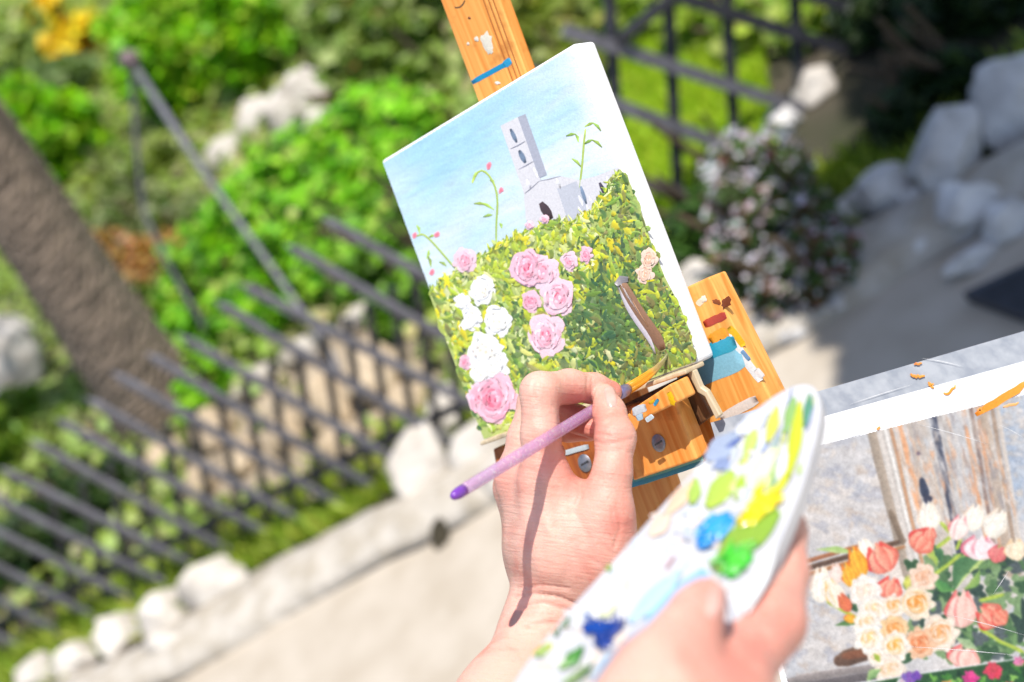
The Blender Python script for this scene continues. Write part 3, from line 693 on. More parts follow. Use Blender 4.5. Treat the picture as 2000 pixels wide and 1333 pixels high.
# drain in the kerb and a dark grate on the shaded paving
dp = G(858, 1048); dr = MB(); cen = np.array([dp[0], dp[1], 0])
dh = thing('dark_gap', (dp[0], dp[1], 0), 'small dark disc put in for a shaded gap by the kerb', 'shaded gap')
ring = [P(858, 1045, depth(dp) * .985) + .028 * (math.cos(a) * R * .65 + math.sin(a) * U * 1.1) for a in np.linspace(0, 2 * math.pi, 17)[:-1]]
inn = [p + F * .03 for p in ring]
mesh('dark_gap_disc', ring + inn, [tuple(range(16))] + [(i, (i + 1) % 16, 16 + (i + 1) % 16, 16 + i) for i in range(16)], simple('gap_shade', (.05, .04, .02), (.03, .025, .015), 60, .9), dh)
gd = G(2000, 565); gr = thing('dark_grid', (gd[0], gd[1], 0), 'dark metal drain grate in the shaded paving at the right edge', 'grid')
ga = [G(1880, 572, .03), G(2010, 512, .03), G(2160, 560, .03), G(2010, 620, .03)]
e1g, e2g = ga[1] - ga[0], ga[3] - ga[0]
o = MB()
for (u0, u1, w0, w1) in [(0, 1, 0, .1), (0, 1, .9, 1), (0, .06, .1, .9), (.94, 1, .1, .9)]:
    q = [ga[0] + e1g * u + e2g * w for u, w in ((u0, w0), (u1, w0), (u1, w1), (u0, w1))]
    o.add(q + [p - np.array([0, 0, .022]) for p in q], [(0, 1, 2, 3), (0, 4, 5, 1), (1, 5, 6, 2), (2, 6, 7, 3), (3, 7, 4, 0)])
o.obj('frame', M_iron_dark, gr)
for i in range(9):
    u0 = .09 + i * .094; q = [ga[0] + e1g * u + e2g * w for u, w in ((u0, .1), (u0 + .06, .1), (u0 + .06, .9), (u0, .9))]
    o = MB(); o.add(q + [p - np.array([0, 0, .02]) for p in q], [(0, 1, 2, 3), (0, 4, 5, 1), (1, 5, 6, 2), (2, 6, 7, 3), (3, 7, 4, 0)]); o.obj('bar', M_iron_dark, gr)

# ================================================================== SHADE TREE (unseen, added to shade the upper right)
tb = np.array([2.75, 1.15, 0]); tree = thing('shade_tree', tuple(tb), 'unseen leafy tree added to shade the rocks at right', 'tree')
o = MB(); o.add(*tube_geo([tb, tb + [-.05, 0, 1.0], tb + [-.15, .03, 1.9], tb + [-.3, .05, 2.8], tb + [-.5, .02, 3.3]], [.16, .12, .10, .07, .03], 12))
for a in range(9):
    s = tb + np.array([-.12, .03, 1.6 + .14 * a]); e = s + np.array([math.cos(a * 2.3) * .8 - .2, math.sin(a * 2.3) * .5, .55]); o.add(*tube_geo([s, (s + e) / 2 + [0, 0, .06], e], [.045, .03, .01], 7))
o.obj('trunk', M_twig, tree, True)
cc = np.concatenate([cloud(c, r, nn, .35) for c, r, nn in [((2.0, 1.10, 3.35), (.52, .40, .32), 2800), ((2.48, 1.2, 3.5), (.6, .5, .42), 2800), ((2.5, .80, 3.4), (.7, .5, .4), 2800), ((1.85, .95, 3.2), (.36, .36, .26), 1700), ((2.95, 1.1, 3.5), (.8, .8, .45), 3000), ((2.72, 1.70, 3.5), (.46, .36, .3), 1800), ((2.35, .55, 3.4), (.7, .35, .35), 2200), ((1.78, .70, 3.3), (.40, .32, .28), 1700), ((1.64, 1.04, 3.25), (.27, .32, .22), 1100)]])
V, Fc, Cc = leaves(cc, .055, [(.06, .11, .03), (.05, .09, .025), (.08, .13, .04)], 5); tag(mesh('crown', V, Fc, M_leaf, tree, Cc), kind='stuff')

# ================================================================== CANVAS
zL, zR = .824, .72
q = [P(743, 315, zL), P(1122, 84, zR), P(1362, 712, zR), P(945, 862, zL)]
E1 = (q[1] - q[0]) + (q[2] - q[3]); E1 /= np.linalg.norm(E1); E2 = (q[0] - q[3]) + (q[1] - q[2]); E2 -= (E2 @ E1) * E1; E2 /= np.linalg.norm(E2)
CN = np.cross(E1, E2); CO = sum(q) / 4
BASIS = Matrix(((E1[0], E2[0], CN[0], CO[0]), (E1[1], E2[1], CN[1], CO[1]), (E1[2], E2[2], CN[2], CO[2]), (0, 0, 0, 1)))
TH = .018
def cp(x, y, off=0.0): return hit(x, y, CO, CN) + CN * off
def slab(name, poly, off, th, mat, parent, bev=.0012, label=None):
    """a board whose front outline is given in photo pixels on the plane `off` metres before the canvas, th thick"""
    fr = [hit(x, y, CO + CN * off, CN) for x, y in poly]
    fr = np.array(fr); m = len(fr)
    bm = bmesh.new(); inv = np.array(BASIS.inverted()); L = lambda p: inv[:3, :3] @ p + inv[:3, 3]
    a = [bm.verts.new(L(p)) for p in fr]; b = [bm.verts.new(L(p - CN * th)) for p in fr]
    bm.faces.new(a); bm.faces.new(b[::-1])
    for i in range(m): bm.faces.new((a[i], b[i], b[(i + 1) % m], a[(i + 1) % m]))
    bmesh.ops.recalc_face_normals(bm, faces=bm.faces[:])
    if bev: bmesh.ops.bevel(bm, geom=bm.edges[:], offset=bev, segments=3, affect='EDGES', profile=.5)
    me = bpy.data.meshes.new(name); bm.to_mesh(me); bm.free(); me.materials.append(mat)
    o = bpy.data.objects.new(name, me); COL.objects.link(o); set_parent(o, parent, BASIS); return tag(o, label)
painting = thing('painted_canvas', tuple(cp(1150, 790)), 'small canvas painted with roses and a white church on the easel', 'painting')
slab('canvas', [(743, 315), (1122, 84), (1362, 712), (945, 862)], 0, TH, M_canvas, painting, .0022)
def crn(u, w):   # canvas face in px, bilinear
    a = np.array([743, 315.]) * (1 - u) + np.array([1122, 84.]) * u; b = np.array([945, 862.]) * (1 - u) + np.array([1362, 712.]) * u; return a * (1 - w) + b * w
# sky: a thin brushed film over the upper canvas
KP = lambda r, g, b: K(r * .92 + 18, g * .92 + 19, b * .9 + 19, .95)
sk = Raster(740, 80, 1230, 760, 2.0, (246, 250, 252)); X, Y = np.meshgrid(sk.x0 + sk.st * np.arange(sk.w), sk.y0 + sk.st * np.arange(sk.h))
inv3 = np.linalg.inv(np.array([[1122 - 743, 945 - 743], [84 - 315, 862 - 315]], float)); uv = np.stack([X - 743, Y - 315], -1) @ inv3.T; uu, vv = uv[..., 0], uv[..., 1]
n1 = sk.noise(26, 1, -.54, 3.2); n2 = sk.noise(9, 1, -.54, 4); n3 = sk.noise(60, 1, -.5, 1.6); n4 = sk.noise(5, 1, -.4, 3)
k = np.clip(.92 - 1.6 * vv - .30 * np.clip(uu - .4, 0, 1) + .13 * n1 + .07 * n2 + .13 * n3, 0, 1) * np.clip((1.0 - uu + .02 * n3) / .12, 0, 1)
k = np.clip(k, 0, 1)[..., None] ** .8
sk.a = np.array((246, 249, 252), np.float32) * (1 - k) + np.array((176, 220, 236), np.float32) * k + (3.5 * n2 + 2.5 * n4)[..., None]
sk.a += np.clip(.55 - np.abs(vv - .42), 0, 1)[..., None] * np.array((-10, -3, -1)) * np.clip(1.1 - uu, 0, 1)[..., None]
sk.keep = (uu > .006) & (vv > .008) & (uu < .985 + .006 * n3) & (vv < .93)
sk.out('painted_sky', CO, CN, .00012, M_oil, painting, .84, relief=np.clip(.00003 * n2 + .00002 * n4, -.00006, .00006))
ch = Sheet(CO, CN)
WHT, GRY, SHD, DKB = KP(216, 213, 221), KP(166, 168, 186), KP(190, 192, 206), KP(110, 128, 156)
ch.poly([(978, 246), (1012, 229), (1056, 348), (1062, 420), (1040, 440), (1022, 372)], WHT, .00030)
ch.poly([(1012, 229), (1027, 223), (1069, 341), (1054, 348)], GRY, .00032)
ch.poly([(1024, 384), (1054, 353), (1096, 344), (1131, 352), (1166, 344), (1209, 326), (1222, 360), (1180, 420), (1130, 450), (1050, 450), (1028, 430)], WHT, .00034)
ch.poly([(1089, 369), (1127, 354), (1152, 417), (1110, 432)], SHD, .00038)
for x0, y0, x1, y1, w, c in [(998, 252, 1010, 278, 4, DKB), (1015, 294, 1027, 318, 5, DKB), (1135, 364, 1146, 398, 3.5, K(140, 160, 186)), (1057, 396, 1078, 428, 8.5, K(84, 68, 72)), (1172, 357, 1184, 382, 4, K(84, 76, 92))]:
    ch.stroke([(x0, y0), (x0 * .66 + x1 * .34, y0 * .66 + y1 * .34), (x0 * .34 + x1 * .66, y0 * .34 + y1 * .66), (x1, y1)], w, c, .00004, .00043, taper=.16, tip=.5)
for x0, y0, x1, y1 in [(998, 291, 1027, 276), (1013, 331, 1043, 315), (1026, 378, 1054, 354), (1054, 354, 1096, 344)]:
    ch.stroke([(x0, y0), ((x0 + x1) / 2, (y0 + y1) / 2 + .6), (x1, y1)], 1.1, K(178, 178, 194), .00004, .00043, taper=.2)
for _ in range(24):
    x, y = random.uniform(985, 1200), random.uniform(240, 430)
    if inside(x, y, [(980, 248), (1012, 232), (1056, 352), (1200, 335), (1130, 430), (1040, 430)]):
        ch.stroke([(x, y), (x + 4, y + 10), (x + 8, y + 20)], random.uniform(2, 5), vary(random.choice([WHT, WHT, KP(224, 222, 232)]), .02), .00001, .00039, taper=.4)
ch.out('painted_church', M_oil, painting)
# greenery: raised knife and brush strokes
FOL = [(838, 571), (868, 545), (905, 525), (950, 494), (1000, 466), (1040, 446), (1090, 436), (1130, 428), (1165, 405), (1182, 378), (1196, 345), (1212, 330), (1228, 350), (1246, 392), (1262, 440), (1276, 482), (1300, 542), (1330, 600), (1350, 652), (1360, 706), (1240, 752), (1100, 804), (946, 858), (900, 740)]
gl = Sheet(CO, CN)
YG = [KP(196, 204, 44), KP(170, 190, 50), KP(214, 214, 70), KP(150, 176, 50)]; MG = [KP(110, 150, 50), KP(134, 164, 62), KP(92, 132, 50), KP(150, 180, 84)]
DG = [KP(60, 96, 56), KP(74, 104, 48), KP(48, 84, 52), KP(92, 116, 62)]; OL = [KP(132, 124, 66), KP(150, 140, 84), KP(108, 112, 58)]; PG = [KP(206, 214, 130), KP(226, 230, 170)]; YE = [KP(232, 214, 30), KP(214, 200, 30)]
def zone(x, y):
    d1 = math.exp(-((x - 1190) / 95) ** 2 - ((y - 640) / 105) ** 2); d2 = math.exp(-((x - 1010) / 60) ** 2 - ((y - 690) / 70) ** 2) * .6
    up = max(0, 1 - (y - 430) / 220 - abs(x - 1100) / 600); r = random.random()
    clump = math.sin(x * .045 + 1.3 * math.sin(y * .031)) * math.sin(y * .052 + x * .013)
    if r < d1 * .95 + max(0, clump) * .12: return random.choice(DG + DG + MG[:1] + OL[2:])
    if r < d1 * .95 + d2 * .6 + max(0, clump) * .2: return random.choice(DG + MG)
    if x > 1215 and y > 560: return random.choice(OL + YG[:2] + MG[:2])
    if 1170 < x < 1290 and y < 570: return random.choice(OL + DG[:3] + YE + YG[:2] + MG)
    r = random.random()
    return random.choice(YG + YE[:1] + PG) if r < .36 + .45 * up - .25 * clump + .2 * max(0, (960 - x) / 120) else random.choice(MG + YG[:2] + OL[:1] + PG) if r < .9 else random.choice(DG)
under = Sheet(CO, CN); under.poly([(x, y) for x, y in FOL], KP(176, 190, 104), .00045); under.out('painted_hedge_ground', M_oil, painting)
cnt = 0
while cnt < 2900:
    x, y = random.uniform(838, 1362), random.uniform(330, 860)
    if not inside(x, y, FOL): continue
    lay = cnt / 2900; a = random.gauss(1.2, .55) if random.random() < .6 else random.uniform(0, 3.14)
    big = random.random() < .25 or (1130 < x < 1290 and 480 < y < 730)
    L = random.uniform(10, 38) * (1.2 - .4 * lay) * (1.0 if big else .75); w = random.uniform(5.0, 10) if big else random.uniform(2.6, 6.2); c, s_ = math.cos(a), math.sin(a); bend = random.uniform(-5, 5)
    pts = [(x + c * L * (t - .5) - s_ * bend * math.sin(3.14 * t), y + s_ * L * (t - .5) + c * bend * math.sin(3.14 * t)) for t in (0, .25, .5, .75, 1)]
    if not all(inside(px, py, FOL) or (random.random() < .7 and py < 560 and px < 1180) for px, py in (pts[0], pts[-1])): continue
    col = vary(zone(x, y), .14); c2 = np.array(col) * .55 + np.array(zone(x, y)) * .45
    gl.stroke(pts, w, col, random.uniform(.00008, .00026) * (1.5 if big else 1), .00048 + .00022 * lay * random.uniform(.4, 1), c2, rim=KP(170, 184, 92) if y < 560 or x < 1000 else KP(112, 136, 76)); cnt += 1
top_ = curve([(842, 568), (868, 545), (905, 525), (950, 494), (1000, 466), (1040, 446), (1090, 436), (1130, 428), (1165, 405), (1185, 372), (1205, 338)], 120)
for x, y in top_:
    for _ in range(2):
        L = random.uniform(8, 20); a = -1.2 + random.gauss(0, .6); x0, y0 = x + random.uniform(-4, 4), y + random.uniform(0, 10)
        gl.stroke([(x0, y0), (x0 + math.cos(a) * L * .5 + 1, y0 + math.sin(a) * L * .5), (x0 + math.cos(a) * L, y0 + math.sin(a) * L)], random.uniform(1.6, 3.6), vary(random.choice(YG + MG[:2] + PG), .12), .00015, .0005 + random.uniform(0, .0002), taper=.6, tip=.2)
tag(gl.out('painted_leaves', M_oil, painting), kind='stuff')
# stems with drooping leaves and buds
SG = KP(156, 186, 84)
for path, sub in [
    ([(970, 482), (968, 440), (974, 400), (971, 370), (960, 347), (946, 331), (932, 332), (923, 358)], [((958, 330), (950, 322), 'b'), ((957, 352), (966, 360), 'l'), ((930, 336), (922, 356), 'l'), ((965, 410), (936, 395), 'l'), ((945, 400), (926, 398), 'l'), ((962, 420), (944, 424), 'l'), ((979, 368), (976, 378), 'b'), ((976, 436), (980, 446), 'l')]),
    ([(1127, 440), (1128, 400), (1133, 360), (1138, 320), (1140, 285), (1144, 252)], [((1142, 248), (1160, 240), 'l'), ((1158, 240), (1174, 256), 'l'), ((1140, 282), (1158, 273), 'l'), ((1156, 273), (1176, 288), 'l'), ((1130, 278), (1124, 262), 'l'), ((1124, 262), (1106, 266), 'l'), ((1135, 326), (1117, 310), 'l')]),
    ([(892, 528), (866, 497), (842, 470), (826, 456), (814, 462)], [((838, 488), (834, 506), 'l'), ((836, 500), (842, 522), 'l'), ((848, 458), (856, 462), 'b'), ((843, 528), (843, 538), 'b'), ((812, 462), (806, 460), 'b'), ((814, 440), (820, 456), 'l'), ((838, 464), (848, 460), 'l'), ((872, 520), (858, 512), 'l')])]:
    s = Sheet(CO, CN); s.stroke(curve(path), 2.0, SG, .00015, .0002, KP(182, 200, 84), taper=.1, tip=.6)
    for a, b, kd_ in sub:
        mid = ((a[0] + b[0]) / 2 + 1.5, (a[1] + b[1]) / 2 - 1.5)
        if kd_ == 'l': s.stroke([a, mid, b], 3.6, vary(KP(156, 186, 80), .2), .00012, .0002, taper=.6)
        else: s.blob(*mid, 5, 7, .4, KP(242, 150, 166), .00012, .0002, .25, KP(232, 110, 136), 8)
    s.out('painted_stem', M_oil, painting)
# old post in the greenery
s = Sheet(CO, CN)
s.stroke(curve([(1216, 548), (1236, 590), (1262, 628), (1288, 662), (1296, 682)], 9), 11, KP(150, 110, 84), .0003, .0010, KP(122, 84, 60), taper=.2, tip=.6)
s.stroke(curve([(1210, 560), (1226, 598), (1250, 634), (1274, 664), (1282, 690)], 9), 4.5, KP(196, 188, 200), .0002, .0012, taper=.3, tip=.3)
s.stroke([(1206, 556), (1216, 545), (1230, 545)], 8, KP(140, 134, 140), .0002, .0013, taper=.3, tip=.6)
for i in range(12):
    x = random.uniform(1214, 1240); y = 552 + (x - 1214) * 1.4; s.stroke([(x, y), (x + 14, y + 26), (x + 30, y + 50)], 1.3, random.choice([KP(96, 62, 46), KP(176, 128, 90), KP(206, 196, 200)]), .0001, .0014, taper=.3)
s.out('painted_post', M_oil, painting)
def rose(cx, cy, rx, ry, pal, ang=.35, dens=1.0, h0=.0008):
    s = Sheet(CO, CN); jx = random.uniform(.85, 1.1); base, mid, dk = pal
    for i in range(9):
        a = i / 9 * 6.28 + random.random(); s.blob(cx + rx * .55 * math.cos(a), cy + ry * .55 * math.sin(a), rx * random.uniform(.42, .66), ry * random.uniform(.4, .62), random.random() * 3, vary(base, .05), .00012, h0 + i * .00003, .18, vary(base, .04), 12)
    s.blob(cx, cy, rx * .7, ry * .7, ang, base, .0002, h0 + .0004, .1, mid)
    nst = int(20 * dens)
    for i in range(nst):
        u = (i + .5) / nst; a = i * 2.4 + random.gauss(0, .5); r = .12 + .8 * u
        aa = [a + t * (1.5 - .7 * u) for t in (0, .33, .66, 1)]
        pts = [(cx + rx * r * jx * math.cos(t), cy + ry * r * math.sin(t)) for t in aa]
        c = np.array(dk) * (1 - u) ** 1.8 + np.array(mid) * (1 - (1 - u) ** 1.8) * .5 + np.array(base) * (1 - (1 - u) ** 1.8) * .5; c = c if random.random() < .55 else np.array(base)
        s.stroke(pts, max(1.5, rx * .15), vary(tuple(c), .05), .00004, h0 + .0006 + .000006 * i, taper=.5, tip=.2, rim=base)
    s.out('painted_rose', M_oil, painting)
PK = (KP(244, 190, 210), KP(238, 138, 168), KP(216, 60, 100)); PL = (KP(246, 206, 222), KP(240, 158, 184), KP(220, 76, 112)); WH = (KP(250, 250, 248), KP(252, 240, 226), KP(248, 214, 186)); PE = (KP(250, 214, 196), KP(246, 176, 140), KP(232, 140, 90))
for a in [(911, 508, 19, 27, PL, .3, .6), (1032, 522, 30, 40, PK), (1062, 530, 26, 34, PL, .3, .5), (1092, 580, 31, 38, PL), (1040, 588, 17, 21, PK, .3, .5), (1068, 652, 31, 43, PL), (1114, 510, 15, 19, PL, .3, .5), (1147, 498, 11, 19, PK, .3, .5),
          (966, 778, 42, 52, PK, .3, 1.4), (935, 775, 18, 30, PL, .3, .5), (910, 706, 10, 15, PK, .3, .4), (1270, 505, 15, 22, PE, .3, .6), (1262, 535, 14, 20, PE, .3, .5),
          (945, 566, 22, 29, WH, .3, .4), (905, 590, 14, 18, WH, .3, .3), (922, 622, 17, 30, WH, .3, .3), (974, 626, 25, 30, WH, .3, .4), (948, 685, 34, 30, WH, .3, .5), (968, 712, 24, 30, WH, .3, .4), (940, 728, 18, 26, WH, .3, .3), (1036, 440, 8, 9, PL, .3, .3), (1066, 428, 9, 8, PL, .3, .3)]: rose(*a)

# ================================================================== EASEL
foot = cp(1330, 1010, -.03); 
easel = thing('easel', (foot[0], foot[1] + .1, 0), 'orange pine easel with paint smears holding the canvas', 'easel')
slab('mast', [(764, -255), (883, -255), (1037, 168), (1325, 990), (1640, 1880), (1520, 1930), (1228, 1000), (930, 190)], -TH - .001, .010, M_pine, easel)
for gx in (944, 954, 963):
    gs = Sheet(CO + CN * (-TH - .001), CN); gs.stroke([(gx - 93, -255), (gx, 0), (gx + 60, 165), (gx + 76, 210)], 1.3, K(196, 116, 46), .00004, .00006, taper=0); gs.out('groove', M_print, easel)
slab('lower_plank', [(1296, 582), (1385, 541), (1494, 757), (1575, 920), (1440, 1010), (1330, 800)], -TH - .0015, .017, M_pine, easel)
slab('canvas_ledge', [(938, 872), (936, 864), (1338, 722), (1341, 731)], .012, .018, M_beech, easel, .0008)
slab('lower_bar', [(962, 878), (1240, 790), (1300, 775), (1374, 905), (1232, 949), (988, 1022)], .004, .012, M_pine_dark, easel)  # darker pine tone than the mast
slab('ledge_bracket', [(1214, 792), (1344, 730), (1392, 812), (1318, 866)], -.004, .004, M_shaded_wood, easel)  # dark brown wood carries the shadow under canvas and ledge
slab('bracket_edge', [(1343, 728), (1354, 724), (1368, 757), (1380, 765), (1406, 812), (1398, 820), (1376, 775), (1362, 767)], .006, .004, M_beech, easel, .0006)
slab('slide_block', [(1222, 812), (1306, 757), (1362, 898), (1236, 940)], .010, .013, M_pine, easel)
slab('clamp_block', [(1224, 806), (1309, 750), (1326, 786), (1249, 824)], .027, .017, M_pine, easel)
for x, y in ((1286, 866), (1142, 905)):
    sc = Sheet(CO + CN * (.0105 if x > 1200 else .0045), CN); sc.blob(x, y, 13, 18, -.3, (.30, .30, .33), .0012, 0, .0, (.36, .36, .40), 20); so = sc.out('screw_head', M_steel, easel)
    sl = Sheet(CO + CN * (.0118 if x > 1200 else .0058), CN); sl.stroke([(x - 7, y + 4), (x, y), (x + 7, y - 4)], 2, (.05, .05, .06), .0002, 0, taper=0); sl.out('screw_slot', M_print, so)
# rear leg down to the ground
o = MB(); o.add(*bar_geo(cp(1250, 650, -TH - .03), G(1720, 1150), .026, .018, np.array([0, 1.0, 0]))); o.obj('rear_leg', M_pine_dark, easel)
# dried paint on the wood
def smear(off, items, mat=M_oil):
    s = Sheet(CO + CN * off, CN)
    for it in items:
        if it[0] == 's': s.stroke(curve(it[1], 8) + rng.normal(size=(8, 2)) * it[2] * .05, it[2], K(*it[3]), .00010, .00008 + random.uniform(0, .00012), K(*(it[4] if len(it) > 4 else it[3])), taper=.08, tip=.75)
        else: s.blob(*it[1], K(*it[2]), .00025, .00008 + random.uniform(0, .0001), .3)
    s.out('paint_smear', mat, easel)
mo = -TH - .001
smear(mo, [('s', [(922, 162), (950, 146), (975, 132), (998, 122)], 5, (30, 150, 196)), ('s', [(985, 128), (998, 118)], 7, (50, 160, 205)), ('b', (952, 82, 11, 19, -.25), (240, 232, 212)), ('b', (957, 98, 6, 8, 0), (236, 228, 208)), ('b', (931, 77, 4.5, 5, 0), (242, 236, 220)), ('b', (914, 86, 2.5, 3, 0), (240, 230, 210)), ('b', (972, 163, 5, 3, 0), (244, 238, 226)),
           ('s', [(888, 15), (896, 16), (904, 11), (908, 1)], 1.4, (120, 90, 60)), ('b', (917, 35, 2.5, 2.5, 0), (140, 80, 40))])
po = -TH - .0015
smear(po, [('s', [(1376, 634), (1396, 625), (1418, 616)], 8, (196, 74, 50), (178, 60, 50)), ('s', [(1390, 668), (1420, 650)], 14, (240, 160, 40)), ('s', [(1362, 596), (1372, 586)], 6, (244, 226, 200)), ('b', (1374, 585, 7, 7, 0), (250, 236, 214)),
           ('s', [(1380, 690), (1405, 680), (1436, 668)], 15, (40, 164, 200), (60, 172, 196)), ('s', [(1330, 745), (1390, 722), (1452, 698)], 23, (128, 190, 214), (150, 204, 222)), ('s', [(1424, 640), (1440, 660), (1452, 676)], 7, (244, 190, 30)), ('s', [(1430, 650), (1446, 690), (1470, 722), (1486, 745)], 8, (246, 246, 244)), ('s', [(1448, 686), (1464, 704)], 5, (120, 160, 200)),
           ('s', [(1476, 722), (1490, 738)], 7, (250, 244, 240)), ('s', [(1410, 820), (1440, 800), (1480, 780)], 10, (244, 232, 222)), ('s', [(1420, 840), (1450, 815)], 12, (246, 238, 230)), ('b', (1418, 592, 9, 12, .4), (128, 60, 26)), ('b', (1400, 590, 8, 5, .4), (150, 76, 32))])
smear(.027, [('s', [(1236, 806), (1248, 800), (1262, 796)], 8, (222, 234, 244)), ('s', [(1244, 818), (1256, 812)], 6, (190, 222, 244)), ('s', [(1262, 822), (1276, 812)], 5, (210, 230, 240)), ('s', [(1286, 780), (1278, 792)], 3, (60, 160, 200)), ('s', [(1268, 788), (1280, 782)], 3, (240, 190, 40)), ('b', (1312, 782, 6, 11, -.3), (244, 196, 20)), ('s', [(1306, 766), (1314, 782)], 5, (248, 206, 40))])
smear(.0045, [('s', [(1236, 940), (1300, 918), (1372, 890)], 13, (84, 170, 170), (140, 214, 196)), ('s', [(1180, 962), (1250, 942), (1374, 903)], 6, (70, 150, 180), (60, 160, 190)), ('s', [(1000, 1006), (1090, 982), (1180, 955)], 12, (90, 160, 170)), ('s', [(1330, 885), (1360, 872)], 7, (190, 226, 206)), ('s', [(1000, 905), (1080, 880)], 5, (214, 214, 210)), ('s', [(1100, 886), (1150, 872)], 5, (210, 220, 224))])

# ================================================================== REFERENCE PHOTO BOARD
bq = [P(1388, 826, .722), P(2240, 590, .655), P(1630, 1660, .70)]
BN = np.cross(bq[2] - bq[0], bq[1] - bq[0]); BN /= np.linalg.norm(BN)
if BN @ (C - bq[0]) < 0: BN = -BN
BO = bq[0]
ref = thing('reference_board', tuple(hit(1800, 1400, BO, BN)), 'scratched board with a printed photo of tulips and roses', 'photo board')
outl = [(1388, 826), (2240, 577), (2420, 1480), (1630, 1660)]
bb = [hit(x, y, BO, BN) for x, y in outl]; bk = [p - BN * .005 for p in bb]
mesh('backing_board', bb + bk, [(0, 3, 2, 1), (4, 5, 6, 7)] + [(i, (i + 1) % 4, 4 + (i + 1) % 4, 4 + i) for i in range(4)], M_alu, ref)
pb_ = Sheet(BO, BN); pb_.poly([(1400, 872), (1612, 813), (2000, 706), (2250, 637), (2400, 1420), (1600, 1600)], (.80, .80, .80), .0004); paper = pb_.out('photo_print', M_print, ref, False)
w = Raster(1400, 655, 2012, 1345, 1.7, (212, 208, 206)); PRT = .0008
LT = lambda x: 870 - (x - 1597) * .248      # upper edge of the picture
nn1 = w.noise(40, 1, .3, 2); nn2 = w.noise(11, 1, .2, 2); nn3 = w.noise(4, 1)
w.a += (5 * nn1 + 5 * nn2 + 4 * nn3)[..., None] + (nn1 * 4)[..., None] * np.array((1.2, .2, -1))
def ptch(x, y, rx, ry, c, a=0.3): w.ell(x, y, rx, ry, a, c, None, .3, 3.5, .6)
for _ in range(420):
    x, y = random.uniform(1450, 1745), random.uniform(860, 1330); ptch(x, y, random.uniform(3, 20), random.uniform(2, 12), random.choice([(196, 196, 202), (218, 214, 212), (186, 190, 200), (210, 198, 188), (230, 226, 224), (180, 182, 192), (224, 212, 200), (206, 190, 176)]))
for _ in range(120):
    x, y = random.uniform(1930, 2020), random.uniform(770, 1010); ptch(x, y, random.uniform(4, 18), random.uniform(3, 14), random.choice([(176, 190, 208), (196, 204, 214), (164, 178, 198), (206, 196, 186)]))
def stripe(xt, xb, wd, c, yb=1120):
    yt = LT(xt) - 10; w.line([(xt + (xb - xt) * t + random.uniform(-1, 1), yt + (yb - yt) * t) for t in np.linspace(0, 1, 9)], wd / 2, c, tuple(np.array(c) * random.uniform(.84, .98)), 0, 1, 2.2)
stripe(1812, 1884, 230, (218, 210, 202))
for a in [(1700, 1772, 18, (190, 174, 156)), (1714, 1786, 10, (226, 218, 210)), (1726, 1797, 6, (250, 246, 240)), (1737, 1806, 6, (206, 156, 116)), (1746, 1815, 9, (240, 232, 224)), (1757, 1824, 11, (238, 176, 130)), (1785, 1850, 38, (214, 202, 190)), (1808, 1872, 8, (228, 222, 216)), (1820, 1884, 14, (74, 80, 100)), (1834, 1898, 8, (204, 200, 196)), (1858, 1920, 30, (212, 210, 210)), (1880, 1938, 7, (236, 174, 130)), (1888, 1945, 4, (250, 244, 236)), (1895, 1951, 8, (156, 130, 118)), (1906, 1962, 7, (226, 180, 148)), (1918, 1974, 18, (206, 186, 166)), (1934, 1990, 8, (180, 156, 134)), (1945, 2000, 9, (224, 212, 200))]: stripe(*a)
for _ in range(330):
    t = random.random(); x = random.uniform(1740, 1925); xx = x + 62 * t; y = LT(x) + t * 205
    w.ell(xx, y, random.uniform(1, 4.5), random.uniform(5, 26), -.28, random.choice([(238, 172, 126), (228, 222, 216), (196, 186, 178), (236, 186, 146), (156, 150, 152), (214, 196, 180), (216, 214, 214), (196, 200, 206)]), None, .3, 2.5, .55)
w.ell(1805, 955, 8, 22, -.25, (58, 66, 88)); w.ell(1812, 975, 9, 8, 0, (62, 64, 82)); w.ell(1794, 886, 4, 4, 0, (130, 114, 126))
def line(pts, wd, c): w.line(curve(pts, 8), wd, c, tuple(np.array(c) * .8), .1, .7, 2)
for p_, wd, c in [([(1570, 1112), (1660, 1086), (1766, 1056)], 5, (110, 84, 66)), ([(1570, 1124), (1660, 1098), (1766, 1068)], 4, (196, 140, 96)), ([(1570, 1098), (1680, 1066)], 4, (186, 120, 80)), ([(1740, 1000), (1764, 1060)], 6, (150, 130, 110)), ([(1640, 1290), (1700, 1270), (1760, 1262)], 16, (120, 90, 70)), ([(1540, 1330), (1640, 1312), (1740, 1300)], 7, (170, 160, 156)), ([(1540, 1345), (1720, 1318)], 9, (120, 112, 112)), ([(1650, 1282), (1720, 1270)], 8, (150, 96, 66))]: line(p_, wd, c)
fl = w
def B(x, y, rx, ry, a, c, c2=None, jit=.06, n=18): w.ell(x, y, rx, ry, a, c, c2, jit)
def T(pts, wd, c, c2=None, taper=.5, tip=.1): w.line(curve(pts, 10), wd, c, c2, taper, tip)
px3 = lambda x, y: (1500 + x / 3.574, 960 + y / 3.574)
